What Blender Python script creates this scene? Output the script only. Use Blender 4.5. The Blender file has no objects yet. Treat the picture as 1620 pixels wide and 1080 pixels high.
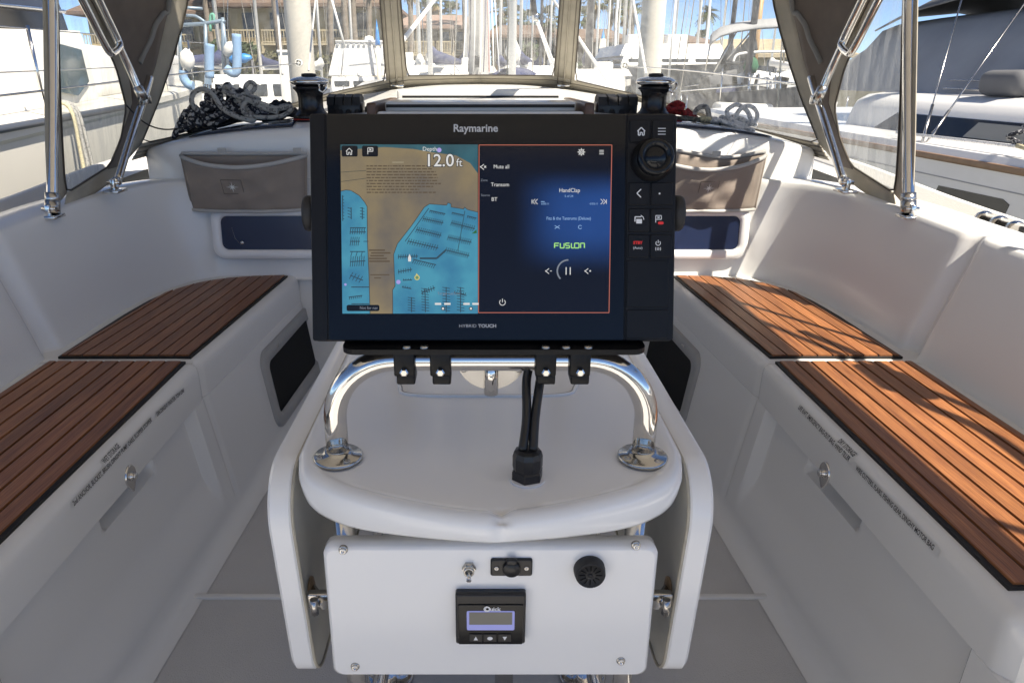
import bpy, bmesh, math, random
from mathutils import Vector, Matrix
from mathutils.bvhtree import BVHTree
random.seed(7)
scn = bpy.context.scene
COL = scn.collection

# ------------------------------------------------------------------ camera, sky, sun, exposure
PITCH = math.radians(20.0); FPX = 1150.0; PPX = 760.0; PPY = 540.0; EYE = Vector((0, 0, 1.15))
cam_d = bpy.data.cameras.new('camera'); cam = bpy.data.objects.new('camera', cam_d); COL.objects.link(cam)
cam.location = EYE; cam.rotation_euler = (math.pi/2 - PITCH, 0, 0)
cam_d.sensor_width = 36; cam_d.lens = FPX/1620*36; cam_d.shift_x = (810-PPX)/1620
cam_d.clip_start = 0.02; cam_d.clip_end = 3000
scn.camera = cam
SUN = Vector((0.55, -0.55, 1.0)).normalized()          # direction towards the sun
w = bpy.data.worlds.new('World'); scn.world = w; w.use_nodes = True
nt = w.node_tree; nt.nodes.clear()
sky = nt.nodes.new('ShaderNodeTexSky'); sky.sky_type = 'NISHITA'; sky.sun_disc = False
sky.sun_elevation = math.asin(SUN.z); sky.sun_rotation = math.atan2(SUN.x, SUN.y)
sky.air_density = 0.38; sky.dust_density = 0.0; sky.ozone_density = 4.0
bg = nt.nodes.new('ShaderNodeBackground'); bg.inputs[1].default_value = 0.10
wo = nt.nodes.new('ShaderNodeOutputWorld')
nt.links.new(sky.outputs[0], bg.inputs[0]); nt.links.new(bg.outputs[0], wo.inputs[0])
sl = bpy.data.lights.new('sun', 'SUN'); sl.energy = 5.0; sl.angle = math.radians(0.53); sl.color = (1.0, 0.95, 0.88)
so = bpy.data.objects.new('sun', sl); COL.objects.link(so)
so.rotation_euler = (-SUN).to_track_quat('-Z', 'Y').to_euler(); so.location = (4, -4, 12)
scn.view_settings.view_transform = 'Standard'; scn.view_settings.look = 'None'
scn.view_settings.exposure = 1.06; scn.view_settings.gamma = 1.0
scn.view_settings.use_curve_mapping = False
scn.view_settings.use_white_balance = True; scn.view_settings.white_balance_temperature = 7000; scn.view_settings.white_balance_tint = 10
scn.render.engine = 'CYCLES'
scn.cycles.max_bounces = 10; scn.cycles.transparent_max_bounces = 16

# ------------------------------------------------------------------ measuring: sight line of the photograph on real planes
_c, _s = math.cos(PITCH), math.sin(PITCH)
def ray(px, py):
    u = (px-PPX)/FPX; v = (py-PPY)/FPX
    return Vector((u, _c - v*_s, -_s - v*_c))
def on_z(px, py, z): d = ray(px, py); return EYE + d*((z-EYE.z)/d.z)
def on_y(px, py, y): d = ray(px, py); return EYE + d*(y/d.y)
def on_x(px, py, x): d = ray(px, py); return EYE + d*(x/d.x)
def hit(tree, px, py):
    r = tree.ray_cast(EYE, ray(px, py).normalized())
    return r[0], r[1]

# ------------------------------------------------------------------ materials
MATS = {}
def mat(name, col, rough=0.5, metal=0.0, var=0.0, vscale=8.0, bump=0.0, bscale=60.0, stretch=None, spec=0.5,
        emit=None, estr=1.0, coat=0.0, var2=None, sheen=0.0, trans=0.0, rvar=0.0):
    if name in MATS: return MATS[name]
    m = bpy.data.materials.new(name); m.use_nodes = True; MATS[name] = m
    n = m.node_tree; b = n.nodes['Principled BSDF']
    b.inputs['Base Color'].default_value = (*col, 1); b.inputs['Roughness'].default_value = rough
    b.inputs['Metallic'].default_value = metal; b.inputs['Specular IOR Level'].default_value = spec
    b.inputs['Coat Weight'].default_value = coat; b.inputs['Coat Roughness'].default_value = 0.08
    if sheen: b.inputs['Sheen Weight'].default_value = sheen
    if emit is not None:
        b.inputs['Emission Color'].default_value = (*emit, 1); b.inputs['Emission Strength'].default_value = estr
    if var or bump or rvar:
        tc = n.nodes.new('ShaderNodeTexCoord'); mp = n.nodes.new('ShaderNodeMapping')
        n.links.new(tc.outputs['Object'], mp.inputs[0])
        if stretch: mp.inputs['Scale'].default_value = stretch
    if var:
        nz = n.nodes.new('ShaderNodeTexNoise'); nz.inputs['Scale'].default_value = vscale; nz.inputs['Detail'].default_value = 6
        n.links.new(mp.outputs[0], nz.inputs['Vector'])
        rp = n.nodes.new('ShaderNodeValToRGB'); rp.color_ramp.elements[0].position = .3; rp.color_ramp.elements[1].position = .7
        c2 = var2 if var2 else tuple(max(0, x*(1-var)) for x in col)
        c1 = tuple(min(1, x*(1+var*.5)) for x in col) if not var2 else col
        rp.color_ramp.elements[0].color = (*c2, 1); rp.color_ramp.elements[1].color = (*c1, 1)
        n.links.new(nz.outputs['Fac'], rp.inputs[0]); n.links.new(rp.outputs[0], b.inputs['Base Color'])
    if rvar:
        n3 = n.nodes.new('ShaderNodeTexNoise'); n3.inputs['Scale'].default_value = vscale*1.7; n3.inputs['Detail'].default_value = 5
        n.links.new(mp.outputs[0], n3.inputs['Vector'])
        mr = n.nodes.new('ShaderNodeMapRange'); mr.inputs['To Min'].default_value = max(.02, rough-rvar); mr.inputs['To Max'].default_value = rough+rvar
        n.links.new(n3.outputs['Fac'], mr.inputs[0]); n.links.new(mr.outputs[0], b.inputs['Roughness'])
    if bump:
        nb = n.nodes.new('ShaderNodeTexNoise'); nb.inputs['Scale'].default_value = bscale; nb.inputs['Detail'].default_value = 4
        n.links.new(mp.outputs[0], nb.inputs['Vector'])
        bp = n.nodes.new('ShaderNodeBump'); bp.inputs['Strength'].default_value = bump; bp.inputs['Distance'].default_value = 0.01
        n.links.new(nb.outputs['Fac'], bp.inputs['Height']); n.links.new(bp.outputs[0], b.inputs['Normal'])
    if trans:
        tl = n.nodes.new('ShaderNodeBsdfTranslucent'); tl.inputs[0].default_value = (*col, 1)
        mx = n.nodes.new('ShaderNodeMixShader'); mx.inputs[0].default_value = trans
        out = n.nodes['Material Output']
        n.links.new(b.outputs[0], mx.inputs[1]); n.links.new(tl.outputs[0], mx.inputs[2]); n.links.new(mx.outputs[0], out.inputs[0])
    return m
def vinyl(name, haze=0.10, tint=(.97, .98, .96)):
    """clear soft window film: see-through, faintly hazy, glossy, with streaks"""
    m = bpy.data.materials.new(name); m.use_nodes = True; MATS[name] = m
    n = m.node_tree; n.nodes.clear()
    out = n.nodes.new('ShaderNodeOutputMaterial')
    tr = n.nodes.new('ShaderNodeBsdfTransparent'); tr.inputs[0].default_value = (*tint, 1)
    gl = n.nodes.new('ShaderNodeBsdfGlossy'); gl.inputs['Roughness'].default_value = .06; gl.inputs[0].default_value = (.9, .9, .9, 1)
    tl = n.nodes.new('ShaderNodeBsdfTranslucent'); tl.inputs[0].default_value = (.8, .82, .8, 1)
    df = n.nodes.new('ShaderNodeBsdfDiffuse'); df.inputs[0].default_value = (.8, .8, .78, 1)
    lw = n.nodes.new('ShaderNodeLayerWeight'); pw = n.nodes.new('ShaderNodeMath'); pw.operation = 'POWER'; pw.inputs[1].default_value = 4
    n.links.new(lw.outputs['Facing'], pw.inputs[0]); fr = n.nodes.new('ShaderNodeMath'); fr.operation = 'MULTIPLY_ADD'; fr.inputs[1].default_value = .6; fr.inputs[2].default_value = .06
    n.links.new(pw.outputs[0], fr.inputs[0])
    m0 = n.nodes.new('ShaderNodeMixShader'); m0.inputs[0].default_value = .5
    n.links.new(tl.outputs[0], m0.inputs[1]); n.links.new(df.outputs[0], m0.inputs[2])
    tc = n.nodes.new('ShaderNodeTexCoord'); mp = n.nodes.new('ShaderNodeMapping'); mp.inputs['Scale'].default_value = (9, 9, 1.5)
    mp.inputs['Rotation'].default_value = (.2, .15, .3)
    nz = n.nodes.new('ShaderNodeTexNoise'); nz.inputs['Scale'].default_value = 3; nz.inputs['Detail'].default_value = 8; nz.inputs['Roughness'].default_value = .7
    n.links.new(tc.outputs['Object'], mp.inputs[0]); n.links.new(mp.outputs[0], nz.inputs['Vector'])
    mr = n.nodes.new('ShaderNodeMapRange'); mr.inputs[1].default_value = .42; mr.inputs[2].default_value = .78
    mr.inputs[3].default_value = haze*.35; mr.inputs[4].default_value = haze*2.2
    n.links.new(nz.outputs['Fac'], mr.inputs[0])
    m1 = n.nodes.new('ShaderNodeMixShader'); n.links.new(mr.outputs[0], m1.inputs[0])
    n.links.new(tr.outputs[0], m1.inputs[1]); n.links.new(m0.outputs[0], m1.inputs[2])
    m2 = n.nodes.new('ShaderNodeMixShader'); n.links.new(fr.outputs[0], m2.inputs[0])
    bp = n.nodes.new('ShaderNodeBump'); bp.inputs['Strength'].default_value = .25; bp.inputs['Distance'].default_value = .02
    n.links.new(nz.outputs['Fac'], bp.inputs['Height']); n.links.new(bp.outputs[0], gl.inputs['Normal'])
    n.links.new(m1.outputs[0], m2.inputs[1]); n.links.new(gl.outputs[0], m2.inputs[2])
    n.links.new(m2.outputs[0], out.inputs[0])
    return m
GEL = mat('gelcoat', (.77, .765, .745), .20, var=.015, vscale=1.2, bump=.006, bscale=7, rvar=.03)
GELW = mat('table_gelcoat', (.86, .86, .855), .14, var=.012, vscale=3, bump=.008, bscale=8, rvar=.03)
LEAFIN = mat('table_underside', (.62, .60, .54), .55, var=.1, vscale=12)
SOLE = mat('sole_nonskid', (.57, .565, .56), .65, var=.09, vscale=2.5, bump=.35, bscale=420)
DECK = mat('deck_nonskid', (.70, .69, .66), .55, var=.06, vscale=3, bump=.25, bscale=300)
CHROME = mat('polished_steel', (.72, .70, .67), .09, 1.0, rvar=.04, vscale=9)
STEELB = mat('brushed_steel', (.55, .53, .50), .25, 1.0, var=.15, vscale=30)
RUST = mat('rusty_steel', (.40, .28, .18), .5, .7, var=.5, vscale=60)
BLACK = mat('black_plastic', (.012, .012, .014), .35, bump=.02, bscale=300)
BLACKG = mat('black_glass', (.005, .006, .008), .10, spec=.32, rvar=.04, vscale=5)
PLOTB = mat('plotter_case', (.007, .007, .008), .38, spec=.25, bump=.02, bscale=300)
BLACKM = mat('matt_black', (.015, .015, .017), .6)
CABLE = mat('cable_sheath', (.010, .010, .011), .32)
TAUPE = mat('taupe_canvas', (.165, .132, .106), .85, var=.14, vscale=20, bump=.25, bscale=900, sheen=.15, trans=.10)
TRIM = mat('grey_binding', (.24, .235, .22), .8, bump=.3, bscale=900)
BEIGE = mat('beige_canvas', (.46, .42, .34), .85, var=.12, vscale=16, bump=.25, bscale=800, trans=.12)
SEAM = mat('seam_binding', (.20, .18, .145), .85, bump=.2, bscale=700)
VINYL = vinyl('clear_vinyl', .15)
VINYLQ = vinyl('clear_vinyl_creased', .22)
BAGC = mat('bag_canvas', (.29, .24, .20), .85, var=.08, vscale=18, bump=.25, bscale=900, sheen=.1)
BAGT = mat('bag_binding', (.46, .45, .43), .8, bump=.3, bscale=900)
TINT = mat('tinted_acrylic', (.010, .014, .028), .06, spec=.7, coat=.4)
TINTB = mat('tinted_blue_glass', (.013, .021, .055), .12, spec=.6)
DARKIN = mat('dark_opening', (.004, .004, .005), .55, spec=.15)
CAULK = mat('black_caulk', (.010, .009, .009), .6)
FRAMEG = mat('grey_frame', (.36, .36, .355), .4, var=.06)
WHITEP = mat('white_print', (.75, .76, .78), .5)
GREYP = mat('grey_print', (.30, .31, .33), .5)
INK = mat('label_ink', (.03, .03, .03), .5)
TAPE = mat('label_tape', (.68, .675, .655), .35)
CANOPY = mat('sand_awning_canvas', (.66, .61, .54), .85, var=.06, vscale=3, bump=.2, bscale=300, trans=.07)
def wood(name, a, b_, rough):
    m = bpy.data.materials.new(name); m.use_nodes = True; MATS[name] = m
    n = m.node_tree; b = n.nodes['Principled BSDF']; b.inputs['Roughness'].default_value = rough
    tc = n.nodes.new('ShaderNodeTexCoord'); oi = n.nodes.new('ShaderNodeObjectInfo')
    ad = n.nodes.new('ShaderNodeVectorMath'); ad.operation = 'ADD'
    mul = n.nodes.new('ShaderNodeVectorMath'); mul.operation = 'SCALE'; mul.inputs['Scale'].default_value = 7.3
    cmb = n.nodes.new('ShaderNodeCombineXYZ')
    for i in range(3): n.links.new(oi.outputs['Random'], cmb.inputs[i])
    n.links.new(cmb.outputs[0], mul.inputs[0]); n.links.new(tc.outputs['Object'], ad.inputs[0]); n.links.new(mul.outputs[0], ad.inputs[1])
    mp = n.nodes.new('ShaderNodeMapping'); mp.inputs['Scale'].default_value = (34, 1.6, 34); n.links.new(ad.outputs[0], mp.inputs[0])
    nz = n.nodes.new('ShaderNodeTexNoise'); nz.inputs['Scale'].default_value = 3; nz.inputs['Detail'].default_value = 8; nz.inputs['Roughness'].default_value = .65
    n.links.new(mp.outputs[0], nz.inputs['Vector'])
    mp2 = n.nodes.new('ShaderNodeMapping'); mp2.inputs['Scale'].default_value = (260, 7, 260); n.links.new(ad.outputs[0], mp2.inputs[0])
    nf = n.nodes.new('ShaderNodeTexNoise'); nf.inputs['Scale'].default_value = 2; nf.inputs['Detail'].default_value = 3
    n.links.new(mp2.outputs[0], nf.inputs['Vector'])
    rp = n.nodes.new('ShaderNodeValToRGB'); rp.color_ramp.elements[0].position = .32; rp.color_ramp.elements[1].position = .70
    rp.color_ramp.elements[0].color = (*b_, 1); rp.color_ramp.elements[1].color = (*a, 1)
    n.links.new(nz.outputs['Fac'], rp.inputs[0])
    hs = n.nodes.new('ShaderNodeHueSaturation'); mr = n.nodes.new('ShaderNodeMapRange')
    mr.inputs[3].default_value = .78; mr.inputs[4].default_value = 1.18
    n.links.new(oi.outputs['Random'], mr.inputs[0]); n.links.new(mr.outputs[0], hs.inputs['Value']); n.links.new(rp.outputs[0], hs.inputs['Color'])
    mx = n.nodes.new('ShaderNodeMixRGB'); mx.blend_type = 'MULTIPLY'; mx.inputs[0].default_value = .45
    r2 = n.nodes.new('ShaderNodeValToRGB'); r2.color_ramp.elements[0].position = .35; r2.color_ramp.elements[0].color = (.35, .3, .28, 1); r2.color_ramp.elements[1].position = .6
    n.links.new(nf.outputs['Fac'], r2.inputs[0]); n.links.new(hs.outputs[0], mx.inputs[1]); n.links.new(r2.outputs[0], mx.inputs[2])
    n.links.new(mx.outputs[0], b.inputs['Base Color'])
    bp = n.nodes.new('ShaderNodeBump'); bp.inputs['Strength'].default_value = .25; bp.inputs['Distance'].default_value = .003
    n.links.new(nf.outputs['Fac'], bp.inputs['Height']); n.links.new(bp.outputs[0], b.inputs['Normal'])
    return m
TEAK = wood('oiled_teak', (.41, .172, .064), (.20, .074, .032), .38)

# ------------------------------------------------------------------ mesh builder
WM = {}
def wmat(o): return WM.get(o.name, Matrix.Identity(4)) if o is not None else Matrix.Identity(4)
class MB:
    def __init__(self): self.v = []; self.f = []; self.sm = []
    def add(self, verts, faces, smooth=False):
        k = len(self.v); self.v += [Vector(p) for p in verts]
        for f in faces: self.f.append([i+k for i in f]); self.sm.append(smooth)
        return self
    def xf(self, M, start=0):
        for i in range(start, len(self.v)): self.v[i] = M @ self.v[i]
        return self
    def box(self, c, s, bevel=0.0, seg=2, M=None):
        bm = bmesh.new(); bmesh.ops.create_cube(bm, size=1)
        for v in bm.verts: v.co = Vector((v.co.x*s[0], v.co.y*s[1], v.co.z*s[2]))
        if bevel: bmesh.ops.bevel(bm, geom=list(bm.edges)+list(bm.verts), offset=bevel, segments=seg, affect='EDGES', profile=.5)
        bm.verts.ensure_lookup_table(); bm.verts.index_update()
        T = Matrix.Translation(Vector(c)) @ (M if M else Matrix.Identity(4))
        self.add([T @ v.co for v in bm.verts], [[v.index for v in f.verts] for f in bm.faces], bool(bevel)); bm.free()
        return self
    def prism(self, pts, ext, smooth=False, cap=True):
        n = len(pts); e = Vector(ext); P = [Vector(p) for p in pts]
        fs = [[i, (i+1) % n, (i+1) % n+n, i+n] for i in range(n)]
        self.add(P+[p+e for p in P], fs, smooth)
        if cap: self.add(P, [list(range(n))[::-1]]); self.add([p+e for p in P], [list(range(n))])
        return self
    def poly(self, pts): return self.add(pts, [list(range(len(pts)))])
    def tube(self, pts, r, seg=10, closed=False, cap=True):
        P = [Vector(p) for p in pts]; n = len(P)
        R = r if isinstance(r, (list, tuple)) else [r]*n
        k0 = len(self.v); prev = None; rings = []
        for i in range(n):
            a = P[i-1] if (i > 0 or closed) else P[i]; b = P[(i+1) % n] if (i < n-1 or closed) else P[i]
            t = (b-a); t = t.normalized() if t.length > 1e-9 else Vector((0, 0, 1))
            if prev is None:
                up = Vector((0, 0, 1)) if abs(t.z) < .9 else Vector((1, 0, 0)); x = up.cross(t).normalized()
            else:
                x = prev - t*prev.dot(t); x = x.normalized() if x.length > 1e-6 else t.orthogonal().normalized()
            prev = x; y = t.cross(x)
            rings.append([P[i]+(x*math.cos(2*math.pi*j/seg)+y*math.sin(2*math.pi*j/seg))*R[i] for j in range(seg)])
        vs = [p for rg in rings for p in rg]; fs = []
        m = n if closed else n-1
        for i in range(m):
            for j in range(seg):
                a = i*seg+j; b = i*seg+(j+1) % seg; c = ((i+1) % n)*seg+(j+1) % seg; d = ((i+1) % n)*seg+j
                fs.append([a, b, c, d])
        self.add(vs, fs, True)
        if cap and not closed:
            self.add(rings[0], [list(range(seg))[::-1]]); self.add(rings[-1], [list(range(seg))])
        return self
    def lathe(self, prof, seg=24, M=None, smooth=True):
        M = M if M else Matrix.Identity(4); vs = []; fs = []
        n = len(prof)
        for i, (r, z) in enumerate(prof):
            for j in range(seg):
                a = 2*math.pi*j/seg; vs.append(M @ Vector((r*math.cos(a), r*math.sin(a), z)))
        for i in range(n-1):
            for j in range(seg): fs.append([i*seg+j, i*seg+(j+1) % seg, (i+1)*seg+(j+1) % seg, (i+1)*seg+j])
        self.add(vs, fs, smooth)
        if prof[0][0] > 1e-6: self.add(vs[:seg], [list(range(seg))[::-1]])
        if prof[-1][0] > 1e-6: self.add(vs[-seg:], [list(range(seg))])
        return self
    def grid(self, rows, smooth=True):
        n = len(rows); m = len(rows[0])
        self.add([p for r in rows for p in r], [[i*m+j, i*m+j+1, (i+1)*m+j+1, (i+1)*m+j] for i in range(n-1) for j in range(m-1)], smooth)
        return self
    def tree(self): return BVHTree.FromPolygons([tuple(v) for v in self.v], self.f)
    def build(self, name, material, parent=None, weld=True, solid=0.0, sharp=0):
        me = bpy.data.meshes.new(name)
        W = wmat(parent).inverted()
        me.from_pydata([tuple(W @ v) for v in self.v], [], self.f)
        me.polygons.foreach_set('use_smooth', self.sm)
        if weld or solid:
            bm = bmesh.new(); bm.from_mesh(me)
            if weld: bmesh.ops.remove_doubles(bm, verts=bm.verts, dist=2e-6)
            bmesh.ops.recalc_face_normals(bm, faces=bm.faces)
            bm.to_mesh(me); bm.free()
        me.materials.append(material); me.update()
        if sharp: me.set_sharp_from_angle(angle=math.radians(sharp))
        o = bpy.data.objects.new(name, me); COL.objects.link(o); WM[o.name] = wmat(parent).copy()
        if parent is not None: o.parent = parent
        if solid:
            md = o.modifiers.new('thickness', 'SOLIDIFY'); md.thickness = solid; md.offset = 0
        return o
def tag(o, label=None, cat=None, group=None, kind=None):
    if label: o['label'] = label
    if cat: o['category'] = cat
    if group: o['group'] = group
    if kind: o['kind'] = kind
    return o
def thing(name, label, cat, loc=(0, 0, 0), M=None, group=None):
    o = bpy.data.objects.new(name, None); COL.objects.link(o); o.empty_display_size = .1
    W = M.copy() if M is not None else Matrix.Translation(Vector(loc))
    o.matrix_world = W; WM[o.name] = W
    return tag(o, label, cat, group)
def copy_tree(o, W, parent=None):
    c = o.copy(); COL.objects.link(c)
    if parent is None: c.matrix_world = W
    else: c.parent = parent
    WM[c.name] = W
    for ch in list(o.children): copy_tree(ch, W, c)
    return c
def text(name, s, size, M, material, parent, align='CENTER', sx=1.0, bold=0.0):
    cu = bpy.data.curves.new(name, 'FONT'); cu.body = s; cu.size = size; cu.align_x = align; cu.align_y = 'CENTER'; cu.offset = bold
    cu.resolution_u = 3
    t = bpy.data.objects.new('tmp', cu); COL.objects.link(t)
    dg = bpy.context.evaluated_depsgraph_get(); me = bpy.data.meshes.new_from_object(t.evaluated_get(dg))
    bpy.data.objects.remove(t); bpy.data.curves.remove(cu)
    W = wmat(parent).inverted() @ M @ Matrix.Diagonal((sx, 1, 1, 1)); me.transform(W)
    me.materials.clear(); me.materials.append(material); me.name = name
    o = bpy.data.objects.new(name, me); COL.objects.link(o); o.parent = parent; WM[o.name] = wmat(parent).copy()
    return o
def frame(o, x, z):
    """matrix with local X along x, local Z along z, origin o"""
    x = Vector(x).normalized(); z = Vector(z).normalized(); y = z.cross(x).normalized(); z = x.cross(y)
    return Matrix(((x.x, y.x, z.x, o[0]), (x.y, y.y, z.y, o[1]), (x.z, y.z, z.z, o[2]), (0, 0, 0, 1)))
def rrect(w_, h, r, n=6):
    pts = []
    for cx, cy, a0 in ((w_/2-r, h/2-r, 0), (-w_/2+r, h/2-r, 90), (-w_/2+r, -h/2+r, 180), (w_/2-r, -h/2+r, 270)):
        for i in range(n+1):
            a = math.radians(a0+90*i/n); pts.append((cx+r*math.cos(a), cy+r*math.sin(a)))
    return pts
def spline(P, n, closed=False):
    """Catmull-Rom through P, n samples per span"""
    P = [Vector(p) for p in P]; m = len(P); out = []
    spans = m if closed else m-1
    for i in range(spans):
        if closed: a, b, c, d = P[(i-1) % m], P[i], P[(i+1) % m], P[(i+2) % m]
        else: a, b, c, d = P[max(i-1, 0)], P[i], P[i+1], P[min(i+2, m-1)]
        for k in range(n):
            t = k/n
            out.append(.5*((2*b)+(c-a)*t+(2*a-5*b+4*c-d)*t*t+(-a+3*b-3*c+d)*t**3))
    if not closed: out.append(P[-1].copy())
    return out
def sstep(a, b, x):
    t = min(1, max(0, (x-a)/(b-a))); return t*t*(3-2*t)
def lerp(a, b, t): return a+(b-a)*t
def resample(P, n):
    P = [Vector(p) for p in P]; L = [0]
    for i in range(1, len(P)): L.append(L[-1]+(P[i]-P[i-1]).length)
    out = []
    for k in range(n):
        d = L[-1]*k/(n-1); i = 1
        while i < len(P)-1 and L[i] < d: i += 1
        out.append(P[i-1].lerp(P[i], (d-L[i-1])/max(1e-9, L[i]-L[i-1])))
    return out

# ================================================================== STRUCTURE OF THE BOAT
def fw(y): return .706 - .042*(y-1.14)                       # half width of the cockpit floor
def inx(y): return .771 if y < 1.78 else .771-.058*(y-1.78)   # inner edge of the seats
ZB = .45
# --- cockpit floor
mb = MB()
ys = [-1.6+.1*i for i in range(44)]
mb.grid([[(-fw(y)-.02, y, 0), (0, y, .004), (fw(y)+.02, y, 0)] for y in ys])
floor = mb.build('cockpit_floor', SOLE); tag(floor, 'grey non-skid cockpit floor around the table', kind='structure')
mb = MB(); 
for x0, x1 in ((-.70, .70),):
    mb.box((0, 1.40, .003), (1.39, .016, .009), .003)
mb.build('floor_ridge', GEL, floor)
mb = MB(); mb.box((0, 2.68, .25), (1.5, .04, .6)); mb.build('companionway_step_panel', GEL, floor)

# --- coaming and seat backs: loft round the cockpit, one side mirrored
ST = [((0, 2.645), (0, 2.70), .80), ((.55, 2.645), (.55, 2.70), .80), ((.90, 2.640), (.90, 2.70), .80), ((1.01, 2.605), (1.04, 2.665), .80),
      ((1.07, 2.52), (1.13, 2.585), .80), ((1.115, 2.38), (1.195, 2.43), .797), ((1.135, 2.18), (1.235, 2.20), .79),
      ((1.14, 1.92), (1.257, 1.93), .775), ((1.14, 1.5), (1.262, 1.5), .765), ((1.14, 1.0), (1.265, 1.0), .76), ((1.14, .3), (1.27, .3), .76), ((1.14, -1.4), (1.27, -1.4), .76)]
PR = [(-.16, 0), (-.03, .002), (.06, .025), (.13, .075), (.20, .16), (.30, .27), (.50, .48), (.70, .69), (.84, .85), (.91, .935), (.97, .98), (1.04, 1.0)]
bS = spline([(b[0], b[1], z) for b, t, z in ST], 40); tS = spline([(t[0], t[1], z) for b, t, z in ST], 40)
def coaming_rows(sgn):
    rows = []
    for b, t in zip(bS, tS):
        zt = b.z; bb = Vector((b.x, b.y, 0)); tt = Vector((t.x, t.y, 0)); d = (tt-bb); n = d.normalized()
        row = []
        g = .032*math.exp(-((b.y-1.83)/.026)**2) if b.x > 1.1 else 0      # moulded groove between the two back rests
        for f, zf in PR:
            p = bb+d*f + n*g*(1 if .05 < f < 1.1 else 0); row.append(Vector((sgn*p.x, p.y, .435+(zt-.435)*zf)))
        for e, dz in ((.10, .0), (.15, -.004), (.175, -.02), (.19, -.06)):
            p = tt+n*e; row.append(Vector((sgn*p.x, p.y, zt+dz)))
        rows.append(row)
    return rows
mb = MB(); mb.grid(coaming_rows(1)); mb.grid([r[::-1] for r in coaming_rows(-1)])
COAM = mb.tree()
coaming = tag(mb.build('cockpit_coaming', GEL), 'white moulded seat backs and coaming curving round the cockpit', kind='structure')

# --- cabin bulkhead block and coachroof
BK = [(0, 2.705, .985), (.45, 2.705, .985), (.80, 2.705, .968), (1.0, 2.70, .948), (1.15, 2.705, .925), (1.235, 2.76, .905), (1.265, 2.88, .905), (1.25, 3.05, .92), (1.14, 3.35, .955), (.95, 3.62, 1.0), (.6, 3.85, 1.05), (.3, 3.97, 1.075), (0, 4.0, 1.08)]
kS = spline(BK, 8)
def block_rows(sgn):
    rows = []
    for i, p in enumerate(kS):
        c = Vector((p.x*.25, 3.35, p.z))
        inw = (c-p); inw.z = 0; inw = inw.normalized() if inw.length > 1e-4 else Vector((0, 1, 0))
        row = [Vector((p.x, p.y, .70))]
        for e, dz in ((0, -.035), (.004, -.018), (.014, -.005), (.03, 0.0), (.08, .012), (.2, .034)):
            q = p+inw*e; row.append(Vector((q.x, q.y, p.z+dz)))
        q = Vector((p.x*.35, lerp(p.y, 3.35, .8), 1.030)); row.append(q); row.append(Vector((p.x*.05, 3.35, 1.05)))
        rows.append([Vector((sgn*v.x, v.y, v.z)) for v in row])
    return rows
mb = MB(); mb.grid(block_rows(1)); mb.grid([r[::-1] for r in block_rows(-1)])
BLOCK = mb.tree()
bulk = tag(mb.build('cabin_bulkhead', GEL), 'white moulded cabin bulkhead and breakwater at the front of the cockpit', kind='structure')
# --- side decks, coachroof ahead of the dodger and hull sides
GW = [(1.62, -1.6, .66), (1.63, .5, .68), (1.62, 1.6, .70), (1.60, 2.4, .735), (1.60, 3.2, .785), (1.52, 4.5, .85), (1.30, 6.5, .93), (.85, 8.6, 1.0), (.02, 10.6, 1.08)]
gS = spline(GW, 8)
mb = MB()
for sgn in (1, -1):
    rows = []
    for p in gS:
        inner = 1.50 if p.y < 2.3 else max(0, 1.50-(p.y-2.3)*.06)
        ix = min(inner, p.x-.05); ix = max(ix, 0)
        rows.append([Vector((0, p.y, p.z-.02 if p.y > 4 else p.z-.30)), Vector((sgn*ix*.80, p.y, p.z-.02)), Vector((sgn*ix, p.y, p.z-.012)), Vector((sgn*(p.x-.035), p.y, p.z-.01)), Vector((sgn*(p.x-.03), p.y, p.z+.03)), Vector((sgn*(p.x), p.y, p.z+.03)), Vector((sgn*(p.x+.005), p.y, p.z-.02)),
                     Vector((sgn*p.x*.99, p.y, p.z-.6)), Vector((sgn*p.x*.9, p.y, -1.3))])
    rows = [r for r in rows if r[0].y > -2]
    # deck inboard part only ahead of the cockpit
    mb.grid([r[2:] if sgn > 0 else r[2:][::-1] for r in rows])
    f = [r[:3] if sgn > 0 else r[:3][::-1] for r in rows if r[0].y > 3.9]; mb.grid(f)
deck = tag(mb.build('side_deck', DECK), 'white side decks and hull of the boat beyond the coaming', kind='structure')
mb = MB()
rows = []
for p in spline([(.62, 4.0, 1.07), (.75, 4.6, 1.12), (.72, 5.8, 1.13), (.6, 7.0, 1.10), (.3, 8.0, 1.04)], 6):
    rows.append([Vector((-p.x-.14, p.y, .85)), Vector((-p.x, p.y, p.z-.03)), Vector((-p.x+.05, p.y, p.z)), Vector((0, p.y, p.z+.03)), Vector((p.x-.05, p.y, p.z)), Vector((p.x, p.y, p.z-.03)), Vector((p.x+.14, p.y, .85))])
mb.grid(rows)
roof = tag(mb.build('coachroof', GEL), 'white coachroof ahead of the spray hood', kind='structure')

# --- the deck goes on behind the camera
m = MB() if False else MB()
m.box((0, -2.55, .30), (3.1, 1.9, .12), .03, 3); m.box((-1.25, -1.9, .5), (.55, .9, .5), .05, 3); m.box((1.25, -1.9, .5), (.55, .9, .5), .05, 3)
tag(m.build('aft_deck', DECK), 'white aft deck and helm seats behind the cockpit', kind='structure')
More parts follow.
